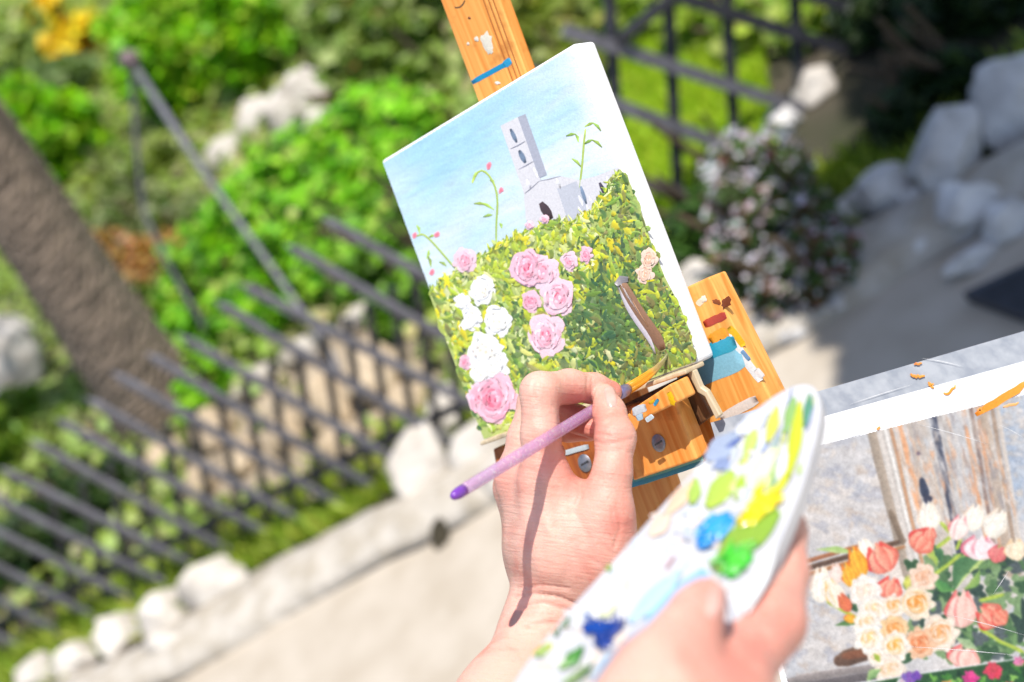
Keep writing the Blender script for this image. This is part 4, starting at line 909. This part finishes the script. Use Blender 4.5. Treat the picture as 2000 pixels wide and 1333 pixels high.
# foliage mass
for _ in range(150):
    x, y = random.uniform(1780, 2010), random.uniform(1050, 1290)
    if y > 1085 + (x - 1900) * -.1: B(x, y, random.uniform(8, 26), random.uniform(6, 18), random.random() * 3, random.choice([(62, 96, 62), (86, 122, 78), (110, 146, 90), (56, 78, 66), (130, 160, 110), (90, 100, 100)]), None, .25, 10)
def leaf(a, b, m, wd, c, c2): T([a, m, b], wd, c, c2, .5, .05)
leaf(px3(1290, 700), px3(1640, 380), px3(1400, 470), 20, (120, 168, 80), (196, 214, 130)); leaf(px3(1300, 690), px3(1540, 420), px3(1340, 520), 17, (70, 116, 72), (96, 140, 90)); leaf(px3(1360, 690), px3(1480, 540), px3(1450, 640), 9, (160, 190, 100), (120, 160, 80))
leaf(px3(340, 405), px3(620, 430), px3(480, 405), 7, (160, 196, 110), (190, 210, 140)); leaf(px3(560, 720), px3(660, 860), px3(600, 800), 9, (70, 104, 66), (60, 90, 60)); leaf(px3(470, 935), px3(630, 925), px3(550, 915), 6, (80, 120, 70), (100, 140, 80))
leaf(px3(1070, 400), px3(1180, 520), px3(1160, 430), 11, (150, 186, 80), (190, 206, 100)); leaf(px3(1160, 600), px3(1310, 690), px3(1220, 670), 11, (70, 130, 70), (110, 170, 90)); leaf(px3(1140, 360), px3(1210, 500), px3(1200, 430), 9, (80, 130, 80), (60, 100, 70))
for a, b in [((1340, 440), (1160, 580)), ((1290, 300), (1180, 390)), ((1210, 220), (1290, 320)), ((1360, 240), (1320, 400)), ((1480, 960), (1640, 1060)), ((1600, 1040), (1780, 1120)), ((420, 770), (640, 900)), ((1480, 760), (1640, 720))]: T([px3(*a), px3((a[0] + b[0]) / 2 + 8, (a[1] + b[1]) / 2), px3(*b)], 3.6, (196, 208, 84), (160, 190, 70), .1, .7)
def tulip(x, y, rx, ry, a, body, edge, hi):
    x, y = px3(x, y); rx /= 3.574; ry /= 3.574; c, s = math.cos(a), math.sin(a)
    L = lambda u, v: (x + u * rx * c - v * ry * s, y + u * rx * s + v * ry * c)
    for u in (-.55, .5): T([L(u * .6, .8), L(u * 1.25, .1), L(u * .75, -1.0)], rx * .55, edge, body, .5, .2)
    B(*L(0, .1), rx * .95, ry * .86, a, body, hi, .05)
    T([L(.05, .9), L(.1, .1), L(.1, -1.08)], rx * .55, hi, body, .55, .15)
    w.line(curve([L(-.2, .75), L(-.5, 0), L(-.2, -.85)], 8), rx * .12, edge, None, .5, .1, 2.5, .5); w.line(curve([L(.35, .7), L(.62, .1), L(.4, -.7)], 8), rx * .14, hi, None, .5, .1, 2.5, .7)
RD, PKT, WT = ((238, 116, 96), (226, 70, 66), (250, 190, 160)), ((248, 190, 176), (232, 96, 96), (252, 222, 206)), ((250, 240, 222), (244, 222, 200), (254, 250, 240))
OR = ((244, 160, 40), (240, 110, 40), (252, 206, 70))
for a in [(1125, 185, 75, 105, -.1, *WT), (1440, 190, 70, 95, .25, *WT), (1330, 260, 65, 90, .3, (250, 222, 214), (232, 120, 130), (254, 246, 236)), (1585, 230, 80, 105, .45, *WT), (1480, 400, 120, 80, .1, (250, 226, 226), (226, 110, 130), (254, 240, 240)), (1600, 440, 60, 60, .4, (226, 110, 110), (214, 90, 100), (240, 150, 140)), (1730, 410, 75, 75, 0, (250, 226, 190), (244, 206, 160), (252, 240, 214)),
          (1075, 350, 90, 85, .7, *RD), (1130, 300, 45, 45, .2, *RD), (690, 400, 55, 70, -.5, *WT), (800, 470, 110, 105, -.5, *RD), (630, 500, 60, 110, -.35, *OR), (570, 590, 50, 90, -.35, *OR), (850, 680, 85, 75, .3, *RD), (370, 660, 70, 125, .05, *WT), (470, 720, 60, 110, -.4, (250, 236, 214), (244, 190, 110), (254, 246, 230)), (480, 570, 40, 70, -.1, (250, 220, 206), (244, 200, 180), (254, 240, 230)), (540, 780, 40, 70, -.5, (226, 110, 80), (206, 86, 60), (240, 140, 90)), (575, 890, 40, 30, .3, *OR),
          (1350, 830, 105, 130, .05, *PKT), (1550, 870, 95, 85, -.9, *RD), (1620, 880, 60, 60, -.8, (238, 126, 100), (226, 86, 76), (248, 170, 140)), (1370, 1160, 110, 75, .3, *PKT), (980, 640, 30, 50, 0, (206, 210, 90), (170, 190, 70), (226, 220, 110))]: tulip(*a)
def prose(x, y, r, base, mid, dk):
    x, y = px3(x, y); r /= 3.574
    for i in range(7):
        a = i * .9; B(x + r * .5 * math.cos(a), y + r * .5 * math.sin(a), r * .58, r * .5, a, base, tuple((np.array(base) * .7 + np.array(mid) * .3).astype(int)), .14, 14)
    B(x, y, r * .62, r * .62, 0, mid, dk, .06)
    for i in range(13):
        u = (i + 1) / 14; a = i * 2.3; aa = [a + t * 1.7 for t in (0, .35, .7, 1)]; rr = r * (.15 + .75 * u)
        T([(x + rr * math.cos(t), y + rr * math.sin(t)) for t in aa], r * .07, base if i % 2 else mid, base, .5, .2)
CR, PC, OP = (250, 236, 220), (248, 206, 166), (236, 160, 90)
for a in [(680, 700, 110, (252, 244, 236), (250, 234, 216), (248, 222, 196)), (740, 830, 105, (252, 246, 238), (250, 234, 214), (246, 206, 150)), (1085, 600, 95, (248, 222, 200), (246, 200, 170), (240, 180, 140)), (880, 800, 80, (252, 240, 226), (250, 214, 176), (244, 170, 80)), (1040, 780, 115, (250, 236, 216), (248, 196, 130), (242, 150, 50)), (690, 920, 90, (252, 246, 236), (250, 230, 200), (246, 206, 150)), (710, 1030, 105, (252, 248, 240), (250, 236, 214), (246, 200, 120)), (885, 960, 95, (248, 216, 170), (244, 180, 110), (236, 150, 70)), (1200, 990, 125, CR, PC, OP), (1060, 1060, 105, (248, 206, 170), (240, 160, 110), (230, 130, 76)), (890, 1080, 100, (252, 244, 232), (250, 222, 180), (246, 176, 60)), (850, 1250, 110, (250, 236, 220), (248, 222, 196), (244, 206, 160)), (760, 1160, 60, (252, 244, 232), (250, 230, 206), (246, 210, 160))]: prose(*a)
leaf(px3(740, 1130), px3(780, 1190), px3(765, 1160), 6, (190, 206, 80), (150, 180, 60)); leaf(px3(690, 1333), px3(790, 1240), px3(730, 1270), 10, (170, 200, 130), (120, 160, 100)); leaf(px3(1310, 1020), px3(1470, 1110), px3(1390, 1060), 10, (150, 180, 130), (190, 206, 160))
w.poly([(1700, 1334), (1765, 1321), (2000, 1285), (2150, 1262), (2300, 1500), (1740, 1560)], (44, 84, 44)); w.line([(1560, 1352), (1765, 1320), (2010, 1283)], 1.2, (236, 236, 240), None, 0, 1)
for _ in range(160):
    x = random.uniform(1775, 2060); y = random.uniform(1290, 1400)
    if y > 1320 - (x - 1765) * .15 + 8: B(x, y, random.uniform(3, 11), random.uniform(3, 8), random.random() * 3, random.choice([(70, 130, 50), (50, 100, 50), (110, 170, 70), (30, 60, 34), (140, 190, 90)]), None, .3, 8)
for x, y, r, c in [(1940, 1310, 17, (224, 76, 96)), (1896, 1324, 15, (226, 70, 140)), (1990, 1292, 10, (236, 140, 170)), (1775, 1326, 15, (150, 100, 190)), (1790, 1320, 10, (130, 80, 180)), (1760, 1332, 8, (246, 220, 226)), (1850, 1340, 12, (240, 180, 90)), (1975, 1345, 14, (226, 90, 110))]:
    for i in range(6): B(x + r * .5 * math.cos(i), y + r * .4 * math.sin(i), r * .6, r * .5, i, tuple(int(min(255, k * random.uniform(.88, 1.08))) for k in c), None, .2, 10)
w.a = Raster.blur2(w.a, 2) + (3 * w.noise(3.4, 1) + 3 * w.noise(14, 1))[..., None]
# white paper border above, board beyond it
X, Y = np.meshgrid(w.x0 + w.st * np.arange(w.w), w.y0 + w.st * np.arange(w.h)); w.keep = (Y > LT(X)) & (X > 1404 + (Y - 870) * .29)
w.out('printed_picture', BO, BN, PRT, M_print, paper, .61)
for pth, wd, c in [([(1905, 810), (1940, 790), (1975, 770), (2010, 744)], 9, (250, 140, 10)), ([(1912, 806), (1925, 798)], 7, (246, 150, 60)), ([(1960, 795), (1990, 787)], 3, (250, 190, 140)), ([(1778, 732), (1790, 736), (1804, 735)], 3.5, (250, 150, 60)), ([(1786, 712), (1800, 710)], 2.6, (246, 130, 70)), ([(1815, 748), (1822, 757)], 4, (248, 160, 60)), ([(1842, 766), (1852, 774), (1858, 762), (1868, 754)], 3, (250, 160, 50)), ([(1714, 838), (1718, 836)], 3, (248, 170, 110))]:
    sm = Sheet(BO, BN); sm.stroke(curve(pth, 9) + rng.normal(size=(9, 2)) * min(wd, 4) * .3, wd * .85, K(*c), .00008, .0001 + PRT, K(250, 170, 60), taper=.25, tip=.5); sm.out('orange_paint', M_oil, ref)
for a, b in [((1790, 828), (1930, 868)), ((1950, 830), (2000, 856)), ((1940, 1160), (1970, 1115)), ((1850, 1200), (2000, 1240)), ((1800, 700), (1880, 716)), ((1765, 1262), (1990, 1280)), ((1640, 860), (1700, 842)), ((1660, 790), (1780, 752))]:
    scr = Sheet(BO, BN); scr.stroke(curve([a, ((a[0] + b[0]) / 2 + 2, (a[1] + b[1]) / 2 - 2), b], 6), .45, (.62, .62, .62), .00003, .0001 + PRT, taper=.4); scr.out('scratch', M_print, ref)

# ================================================================== PALETTE
PSC = .86                                     # distance factor of the palette and the hand under it
pq = [P(1585, 770, .612 * PSC), P(1060, 1300, .540 * PSC), P(1450, 1225, .512 * PSC)]
PN = np.cross(pq[1] - pq[0], pq[2] - pq[0]); PN /= np.linalg.norm(PN)
if PN @ (C - pq[0]) < 0: PN = -PN
PO = pq[0]
def spline(pts, n):
    p = np.array(pts, float); m = len(p); out = []
    for i in range(m):
        a, b, c_, d = p[i - 1], p[i], p[(i + 1) % m], p[(i + 2) % m]
        for t in np.linspace(0, 1, n, endpoint=False):
            out.append(.5 * ((2 * b) + (-a + c_) * t + (2 * a - 5 * b + 4 * c_ - d) * t * t + (-a + 3 * b - 3 * c_ + d) * t ** 3))
    return out
po_ = spline([(1000, 1340), (1095, 1212), (1200, 1094), (1320, 958), (1420, 852), (1500, 782), (1555, 752), (1590, 756), (1604, 800), (1588, 880), (1560, 970), (1508, 1092), (1440, 1215), (1370, 1300), (1260, 1400), (1080, 1500), (940, 1480)], 6)
pal = thing('paint_palette', tuple(hit(1300, 1150, PO, PN)), 'white oval palette with blue, yellow and green paint held in hand', 'palette')
tf = [hit(x, y, PO, PN) for x, y in po_]; m = len(tf); mbm = MB(); cen = sum(tf) / m
rings = [(1, -.0058), (1.004, -.003), (1.0, -.0006), (.992, 0)]
vv = []
for k, z in rings: vv += [cen + (p - cen) * k + PN * z for p in tf]
ff = [(r * m + i, r * m + (i + 1) % m, (r + 1) * m + (i + 1) % m, (r + 1) * m + i) for r in range(3) for i in range(m)] + [tuple(range(3 * m, 4 * m)), tuple(range(m))[::-1]]
bo = mesh('palette_board', vv, ff, M_white, pal); bmx = bmesh.new(); bmx.from_mesh(bo.data); bmesh.ops.recalc_face_normals(bmx, faces=bmx.faces[:]); bmx.to_mesh(bo.data); bmx.free()
def inpal(x, y): return inside(x, y, [tuple(p) for p in po_])
s = Sheet(PO, PN)
KW = lambda r, g, b: K(r, g, b, .60)
for _ in range(330):      # old dried white and tinted paint
    x, y = random.uniform(1040, 1580), random.uniform(770, 1333)
    if not inpal(x, y) or not inpal(x + 26, y - 26) or not inpal(x - 30, y + 30) or not inpal(x + 40, y): continue
    L = random.uniform(14, 46); a = -.85 + random.gauss(0, .45); p = [(x + math.cos(a) * L * (t - .5), y + math.sin(a) * L * (t - .5)) for t in (0, .33, .66, 1)]
    s.stroke(p, random.uniform(4, 12), vary(random.choice([KW(252, 250, 248), KW(246, 244, 250), KW(250, 232, 218), KW(228, 238, 250), KW(240, 232, 232), KW(252, 250, 248), KW(214, 224, 240)]), .04), random.uniform(.0002, .0008), .0001 + random.uniform(0, .0004), taper=.45, tip=.15)
for _ in range(150):      # brushed-out streaks towards the tip
    x, y = random.uniform(1370, 1600), random.uniform(760, 970)
    if not inside(x, y, [(1375, 900), (1500, 800), (1565, 770), (1590, 800), (1560, 930), (1450, 990), (1400, 970)]): continue
    L = random.uniform(20, 60); a = -1.15 + random.gauss(0, .14); p = [(x + math.cos(a) * L * (t - .5), y + math.sin(a) * L * (t - .5) + 2 * math.sin(t * 5)) for t in (0, .25, .5, .75, 1)]
    if not (inpal(*p[0]) and inpal(*p[-1])): continue
    s.stroke(p, random.uniform(2, 6), vary(random.choice([K(196, 204, 220), K(220, 224, 234), K(160, 172, 204), K(226, 232, 190), K(188, 208, 120), K(214, 220, 120), K(236, 236, 240), K(150, 186, 140)]), .06), random.uniform(.0001, .0004), .0004 + random.uniform(0, .0004), taper=.5, tip=.2)
for pth, wd, c in [
    ([(1250, 1270), (1310, 1200), (1380, 1120)], 34, (150, 200, 240)), ([(1190, 1320), (1240, 1265), (1300, 1205)], 22, (120, 190, 236)), ([(1160, 1340), (1200, 1300), (1226, 1262)], 16, (90, 180, 226)), ([(1230, 1220), (1280, 1170), (1330, 1120)], 18, (186, 216, 244)),
    ([(1300, 1010), (1330, 975), (1360, 940)], 14, (240, 200, 168)), ([(1270, 1050), (1310, 1010)], 16, (244, 214, 190)), ([(1318, 1040), (1340, 1055), (1350, 1060)], 5, (196, 196, 206)), ([(1300, 1115), (1320, 1090)], 3, (196, 150, 160)), ([(1305, 1130), (1318, 1118)], 4, (214, 190, 196)),
    ([(1380, 900), (1410, 880), (1440, 850)], 22, (170, 180, 206)), ([(1400, 920), (1425, 900)], 12, (140, 156, 196)), ([(1440, 850), (1475, 830), (1500, 800)], 18, (224, 226, 236)), ([(1420, 880), (1450, 860)], 6, (90, 110, 170)),
    ([(1352, 990), (1358, 965), (1362, 940)], 13, (176, 206, 90)), ([(1382, 995), (1410, 960), (1432, 925)], 22, (180, 206, 80)), ([(1400, 985), (1430, 955), (1450, 930)], 8, (214, 226, 140)), ([(1440, 960), (1455, 935)], 12, (170, 200, 60)),
    ([(1455, 900), (1468, 865), (1478, 835)], 12, (196, 214, 110)), ([(1500, 870), (1512, 830), (1520, 800)], 11, (220, 224, 90)), ([(1540, 940), (1556, 860), (1564, 790)], 13, (206, 214, 50)), ([(1535, 850), (1545, 810), (1552, 780)], 11, (150, 190, 110)), ([(1572, 840), (1580, 800), (1584, 775)], 8, (90, 150, 120)), ([(1500, 980), (1530, 950), (1552, 900)], 8, (214, 220, 60)), ([(1462, 945), (1490, 920), (1510, 880)], 20, (248, 240, 206)), ([(1476, 958), (1500, 935)], 15, (250, 234, 170)),
    ([(1520, 940), (1540, 890)], 9, (236, 232, 240)), ([(1400, 1115), (1440, 1060), (1490, 1030), (1520, 1000)], 32, (150, 186, 60)), ([(1395, 1120), (1410, 1090)], 16, (140, 160, 110)), ([(1430, 1060), (1470, 1030), (1510, 980)], 20, (190, 206, 50)), ([(1460, 1200), (1490, 1140), (1520, 1070)], 9, (236, 240, 240)),
    ([(1150, 1310), (1100, 1340)], 6, (150, 180, 110))]:
    s.stroke(curve(pth, 8), wd, K(*c), .0006, .0006 + random.uniform(0, .0006), vary(K(*c), .1), taper=.4, tip=.3)
for x, y, a, L, wd, c in [(1120, 1290, -.75, 62, 15, (74, 150, 56)), (1110, 1300, -.75, 40, 7, (170, 206, 120)), (1062, 1275, -.6, 40, 10, (150, 186, 80)), (1130, 1325, -.8, 50, 9, (110, 140, 80)), (1150, 1316, -.9, 40, 6, (90, 120, 80)), (1108, 1222, -.9, 28, 5, (110, 140, 100)), (1090, 1240, -.9, 20, 4, (110, 140, 90)), (1192, 1115, -.8, 14, 4, (150, 190, 70)), (1075, 1268, -.5, 16, 5, (200, 214, 90)), (1210, 1235, -.95, 50, 5, (60, 76, 150)), (1190, 1200, -.6, 40, 7, (226, 236, 190))]:
    s.stroke([(x + math.cos(a) * L * (t - .5), y + math.sin(a) * L * (t - .5) + 2 * math.sin(t * 3)) for t in (0, .25, .5, .75, 1)], wd, K(*c), .0011, .0013, vary(K(*c), .3), taper=.5, tip=.1)
s.out('dried_paint', M_oil, pal)
def dab(items):
    s = Sheet(PO, PN)
    for it in items:
        x, y, rx, ry, ang, c, h, j = it[:8]; c2 = K(*it[8]) if len(it) > 8 else K(*c)
        s.blob(x, y, rx * .86, ry * .86, ang, K(*c), h * .6, .0011, j + .06, c2, 22)
        for _ in range(16):
            u, v = random.uniform(-.75, .75), random.uniform(-.85, .85); a = ang + random.gauss(0, .25); L = rx * random.uniform(.4, 1.0); cx = x + rx * u * math.cos(ang) - ry * v * math.sin(ang); cy = y + rx * u * math.sin(ang) + ry * v * math.cos(ang)
            t_ = (np.linspace(-.5, .5, 5)); s.stroke([(cx + math.cos(a) * L * t, cy + math.sin(a) * L * t + 2 * math.sin(6 * t)) for t in t_], random.uniform(2.5, 6), vary(K(*c), .16), h * random.uniform(.12, .3), .0011 + h * random.uniform(.1, .62), vary(c2, .2), taper=.5, tip=.2)
    s.out('paint_dab', M_wet, pal)
dab([(1400, 1036, 46, 24, -.85, (30, 150, 226), .0026, .1, (60, 176, 240)), (1384, 1060, 24, 15, -.8, (24, 140, 220), .002, .2)])
dab([(1480, 1000, 44, 24, -.85, (246, 226, 10), .003, .18, (250, 236, 30)), (1510, 985, 26, 15, -.8, (244, 222, 20), .0028, .25), (1460, 1020, 20, 13, -.4, (236, 214, 0), .002, .2)])
dab([(1440, 1104, 40, 27, -.75, (60, 190, 40), .0036, .1, (90, 210, 60)), (1450, 1080, 34, 15, -.5, (120, 200, 70), .002, .2)])
dab([(1168, 1232, 30, 18, .3, (14, 62, 150), .002, .25, (20, 74, 170)), (1182, 1255, 19, 22, .2, (14, 54, 140), .002, .3), (1197, 1236, 10, 30, .5, (20, 60, 150), .0015, .3)])

# ================================================================== BRUSH
bt, bf = P(885, 970, .598), P(1214, 767, .712)
axb = (bf - bt) / np.linalg.norm(bf - bt); Lb = np.linalg.norm(bf - bt)
brush = thing('paintbrush', tuple(bt), 'paintbrush with translucent purple handle held by the painting hand', 'paintbrush')
m_h, n_, b_ = new_mat('purple_acrylic')
c, h = noise_mix(n_, K(226, 180, 230, .95), K(255, 246, 255, .95), 620, .54, .70)
n_.links.new(c, b_.inputs['Base Color']); b_.inputs['Roughness'].default_value = .12; b_.inputs['Transmission Weight'].default_value = .45; b_.inputs['IOR'].default_value = 1.35; b_.inputs['Coat Weight'].default_value = .6; bump(n_, b_, h, .0003)
tr_ = N(n_, 'BsdfTransparent'); tr_.inputs[0].default_value = (.97, .90, .98, 1); mx_ = N(n_, 'MixShader'); mx_.inputs[0].default_value = .42
n_.links.new(b_.outputs[0], mx_.inputs[1]); n_.links.new(tr_.outputs[0], mx_.inputs[2]); n_.links.new(mx_.outputs[0], n_.nodes['Material Output'].inputs[0])
m_e = simple('purple_solid', K(150, 84, 196), K(130, 70, 186), 120, .2)
u = np.linspace(.05, .985, 30); rad = np.interp(u, [0, .06, .35, .75, 1], np.array([9, 11.5, 12.8, 12, 10]) * .66 / FPX)
o = MB(); o.add(*tube_geo([bt + axb * Lb * t for t in u], rad, 20)); o.obj('handle', m_h, brush, True)
u = np.array([-.006, .002, .015, .03, .055]); o = MB(); o.add(*tube_geo([bt + axb * Lb * t for t in u], np.array([4, 8, 10.4, 11.6, 11.6]) * .63 / FPX, 20)); o.obj('handle_tip', m_e, brush, True)
u = np.array([.03, .05, .07]); 
o = MB(); o.add(*tube_geo([bf - axb * .004, bf + axb * .003, bf + axb * .0042, bf + axb * .006], np.array([11.5, 13, 12.2, 11]) * .7 / FPX, 20)); o.obj('ferrule', simple('lilac_metal', K(176, 166, 196), K(150, 140, 180), 100, .3, metal=.6), brush, True)
tip = cp(1305, 692, .0007); b0 = bf + axb * .005
mp1 = P(1258, 742, depth(b0) * .62 + depth(tip) * .38); mp2 = P(1290, 718, depth(b0) * .25 + depth(tip) * .75)
o = MB(); ctrl = np.array([b0, mp1, mp2, tip]); ts = np.linspace(0, 1, 10)
bez = np.array([(1 - t) ** 3 * ctrl[0] + 3 * t * (1 - t) ** 2 * ctrl[1] + 3 * t * t * (1 - t) * ctrl[2] + t ** 3 * ctrl[3] for t in ts])
for i in range(46):
    a = random.random() * 6.28; r = math.sqrt(random.random()) * 8.5 * .71 / FPX; offv = r * (math.cos(a) * R + math.sin(a) * U); fl_ = np.interp(ts, [0, .3, 1], [1, 1.0, .12])[:, None]
    pts = bez + offv * fl_; cols = [np.array(K(236, 166, 44)) * (1 - t) + np.array(K(150, 160, 120)) * t if t > .55 else np.array(K(240, 166, 40)) for t in ts]
    vv, ff = tube_geo(pts, np.linspace(.0008, .0003, 10), 5); o.add(vv, ff, np.repeat(np.array([vary(tuple(c), .15) for c in cols]), 5, 0))
tag(o.obj('bristles', M_oil, brush, True), kind='stuff')

# ================================================================== PERSON (both hands)
person = thing('person', (-.05, .28, 0), 'painter seen as two bare hands, one painting, one holding a palette', 'person')
def dz_(ch, d): return [(x, y, z + d, r) for x, y, z, r in ch]
h0 = .012
body = [[(1066, 938, .662, 45), (1074, 1060, .668, 52), (1084, 1172, .676, 58)], [(1014, 936, .680, 42), (1046, 1070, .680, 46), (1078, 1172, .682, 56)], [(1006, 952, .698, 36), (1046, 1080, .694, 44), (1078, 1172, .690, 52)],
        [(1010, 975, .712, 32), (1050, 1090, .704, 40), (1076, 1172, .694, 50)],
        [(1184, 1000, .654, 43), (1170, 1062, .660, 54), (1140, 1120, .668, 56), (1096, 1176, .675, 58)],
        [(1082, 1172, .676, 61), (1056, 1232, .670, 66), (985, 1372, .640, 84), (850, 1560, .59, 110), (700, 1800, .52, 130)]]
fing = [[(1064, 935, .662, 43), (1056, 850, .660, 37.5), (1054, 765, .663, 37), (1112, 755, .679, 32), (1160, 759, .689, 28.5), (1192, 766, .693, 23)],
        [(1014, 936, .680, 42), (1030, 858, .682, 38), (1046, 785, .684, 33), (1095, 806, .694, 28), (1130, 820, .694, 26), (1162, 838, .690, 22)],
        [(1006, 952, .698, 36), (1030, 880, .700, 33), (1052, 818, .702, 31), (1110, 836, .706, 26), (1150, 842, .702, 21)],
        [(1010, 975, .712, 32), (1030, 915, .714, 28), (1048, 872, .714, 26), (1072, 880, .712, 22), (1086, 884, .708, 19)],
        [(1184, 1000, .654, 43), (1196, 925, .655, 37), (1202, 855, .661, 38.5), (1190, 806, .673, 31), (1180, 772, .681, 23)]]
web = [[(1088, 1000, .664, 40), (1130, 1004, .668, 38), (1172, 1010, .660, 40)], [(1090, 1080, .662, 54), (1150, 1080, .66, 50)]]
V, Q = sdf_hand([dz_(c, h0) for c in body], [dz_(c, h0) for c in fing], [dz_(c, h0) for c in web], .0010)
Wv = cam_to_world(V.astype(float))
CRE = [([(1044, 738), (1040, 760), (1046, 782)], 3, -.0004), ([(1056, 730), (1056, 744)], 3, -.0004), ([(1148, 736), (1146, 780)], 3, -.0004), ([(1156, 738), (1155, 776)], 2.6, -.0003), ([(1184, 1040), (1204, 1062)], 3, -.0005), ([(1170, 1060), (1198, 1084)], 3, -.0005), ([(1150, 1090), (1180, 1108)], 3, -.0004), ([(1100, 960), (1108, 1040), (1100, 1110)], 9, .0004), ([(1056, 1010), (1090, 1060), (1094, 1130)], 8, .00045), ([(1010, 1150), (1060, 1143), (1110, 1150)], 3, -.0006), ([(1005, 1168), (1040, 1160), (1090, 1166), (1150, 1190)], 3.5, -.0011), ([(1010, 1188), (1060, 1178), (1120, 1196)], 3.5, -.0010), ([(1030, 1222), (1080, 1216), (1130, 1232)], 4, -.0010),
       ([(1164, 862), (1176, 868), (1200, 866), (1232, 858)], 3.5, -.0005), ([(1166, 848), (1190, 852)], 3, -.0004), ([(1170, 880), (1200, 884)], 3, -.0004), ([(1080, 792), (1092, 806), (1092, 840)], 3, -.0004),
       ([(1066, 940), (1074, 1040), (1080, 1120)], 14, .0008), ([(1012, 940), (1034, 1040), (1056, 1120)], 12, .0007), ([(1130, 946), (1134, 970), (1126, 985)], 4, -.0009), ([(1205, 985), (1212, 1030), (1200, 1070)], 4, -.0006), ([(1196, 1000), (1202, 1040)], 3, -.0005),
       ([(1040, 920), (1042, 960), (1044, 1000)], 10, -.0006), ([(1040, 750), (1050, 742), (1064, 748)], 3, -.0003), ([(1120, 1000), (1150, 1050), (1160, 1100)], 9, -.0005)]
Wv = carve(Wv, Q, CRE)
def skin_cols(w, red):
    px = proj(w); base = np.array(K(244, 191, 172)); rd = np.array(K(238, 136, 122)); c = np.tile(base, (len(w), 1))
    for x, y, r, k in red:
        m_ = (min(1, k * 1.3) * np.exp(-((px - np.array([x, y])) ** 2).sum(1) / r ** 2))[:, None]; c = c * (1 - m_) + rd * m_
    return c
RED = [(1120, 780, 34, .6), (1075, 900, 40, .5), (1200, 850, 34, .35), (1215, 1020, 36, .6), (1190, 770, 26, .3), (1130, 950, 36, .45), (1160, 1080, 70, .25), (1140, 830, 40, .7), (1200, 930, 60, .2), (985, 930, 40, .35), (1205, 752, 16, .7)]
hand = mesh('hand', Wv, Q, M_skin, person, skin_cols(Wv, RED), True, loc=tuple(cam_to_world(np.array([cam_xyz(1085, 1180, .66)]))[0])); hand['label'] = 'bent right hand gripping the brush'
def add_flow(o, w, ang):
    px = proj(w) * .001; c_, s_ = math.cos(ang), math.sin(ang); f3 = np.stack([px[:, 0] * c_ + px[:, 1] * s_, -px[:, 0] * s_ + px[:, 1] * c_, (w - C) @ F], -1).astype(np.float32)
    a = o.data.attributes.new('flow', 'FLOAT_VECTOR', 'POINT'); a.data.foreach_set('vector', f3.ravel())
add_flow(hand, Wv, 0.12)
def nail(Wv, Q, parent, centre, ax, across, la, lw, lift=.0004):
    bvh = BVHTree.FromPolygons([Vector(p) for p in Wv], [tuple(int(i) for i in q) for q in Q]); n1, n2 = 9, 9; vs = []; ok = True
    ax = np.array(ax, float); ac = np.array(across, float)
    for i in range(n1):
        for j in range(n2):
            u = -1 + 2 * i / (n1 - 1); w_ = -1 + 2 * j / (n2 - 1)
            uu = u * math.sqrt(1 - .32 * w_ * w_); ww = w_ * math.sqrt(1 - .35 * u * u)
            p = np.array(centre) + ax * la * uu + ac * lw * ww; d = D(*p); hitp = bvh.ray_cast(Vector(C), Vector(d).normalized())
            if hitp[0] is None: return
            vs.append(np.array(hitp[0]) + np.array(hitp[1]) * (lift + .0003 * (1 - w_ * w_) - .0006 * (max(abs(u), abs(w_)) > .99)))
    f_ = [(i * n2 + j, i * n2 + j + 1, (i + 1) * n2 + j + 1, (i + 1) * n2 + j) for i in range(n1 - 1) for j in range(n2 - 1)]
    mesh('fingernail', vs, f_, M_nail, parent, smooth=True)
nail(Wv, Q, hand, (1193, 775), (-.22, -.97), (.97, -.22), 21, 12)
# the hand holding the palette
body = [[(1290, 1330, .478, 86), (1250, 1450, .465, 110), (1230, 1620, .43, 120), (1210, 1900, .37, 130)], [(1420, 1330, .500, 76), (1340, 1440, .470, 110)], [(1400, 1390, .52, 70), (1320, 1460, .475, 105)]]
fing = [[(1290, 1330, .478, 84), (1338, 1240, .488, 61), (1362, 1195, .494, 51), (1379, 1168, .498, 40)],
        [(1420, 1330, .505, 74), (1502, 1215, .535, 70), (1522, 1120, .560, 56), (1528, 1040, .578, 46), (1524, 1000, .582, 38)],
        [(1400, 1390, .52, 66), (1450, 1260, .550, 58), (1470, 1150, .575, 50), (1460, 1080, .585, 40)],
        [(1370, 1420, .53, 62), (1380, 1310, .560, 54), (1400, 1200, .580, 46), (1395, 1140, .588, 38)],
        [(1330, 1450, .53, 56), (1320, 1360, .562, 48), (1330, 1270, .582, 40), (1328, 1220, .588, 33)]]
web = [[(1290, 1390, .478, 80), (1400, 1390, .495, 70)]]
sc_ = lambda chs: [[(x, y, z * PSC, r) for x, y, z, r in c] for c in chs]
V, Q = sdf_hand(sc_(body), sc_(fing), sc_(web), .0011)
Wv = cam_to_world(V.astype(float))
hand2 = mesh('hand', Wv, Q, M_skin, person, skin_cols(Wv, [(1380, 1160, 60, .35), (1520, 1200, 90, .4), (1450, 1290, 80, .5), (1340, 1240, 60, .25)]), True, loc=tuple(cam_to_world(np.array([cam_xyz(1250, 1450, .465 * PSC)]))[0])); hand2['label'] = 'left hand with thumb over the palette'
add_flow(hand2, Wv, .75)
nail(Wv, Q, hand2, (1399, 1175), (.12, -.98), (.98, .12), 34, 17)
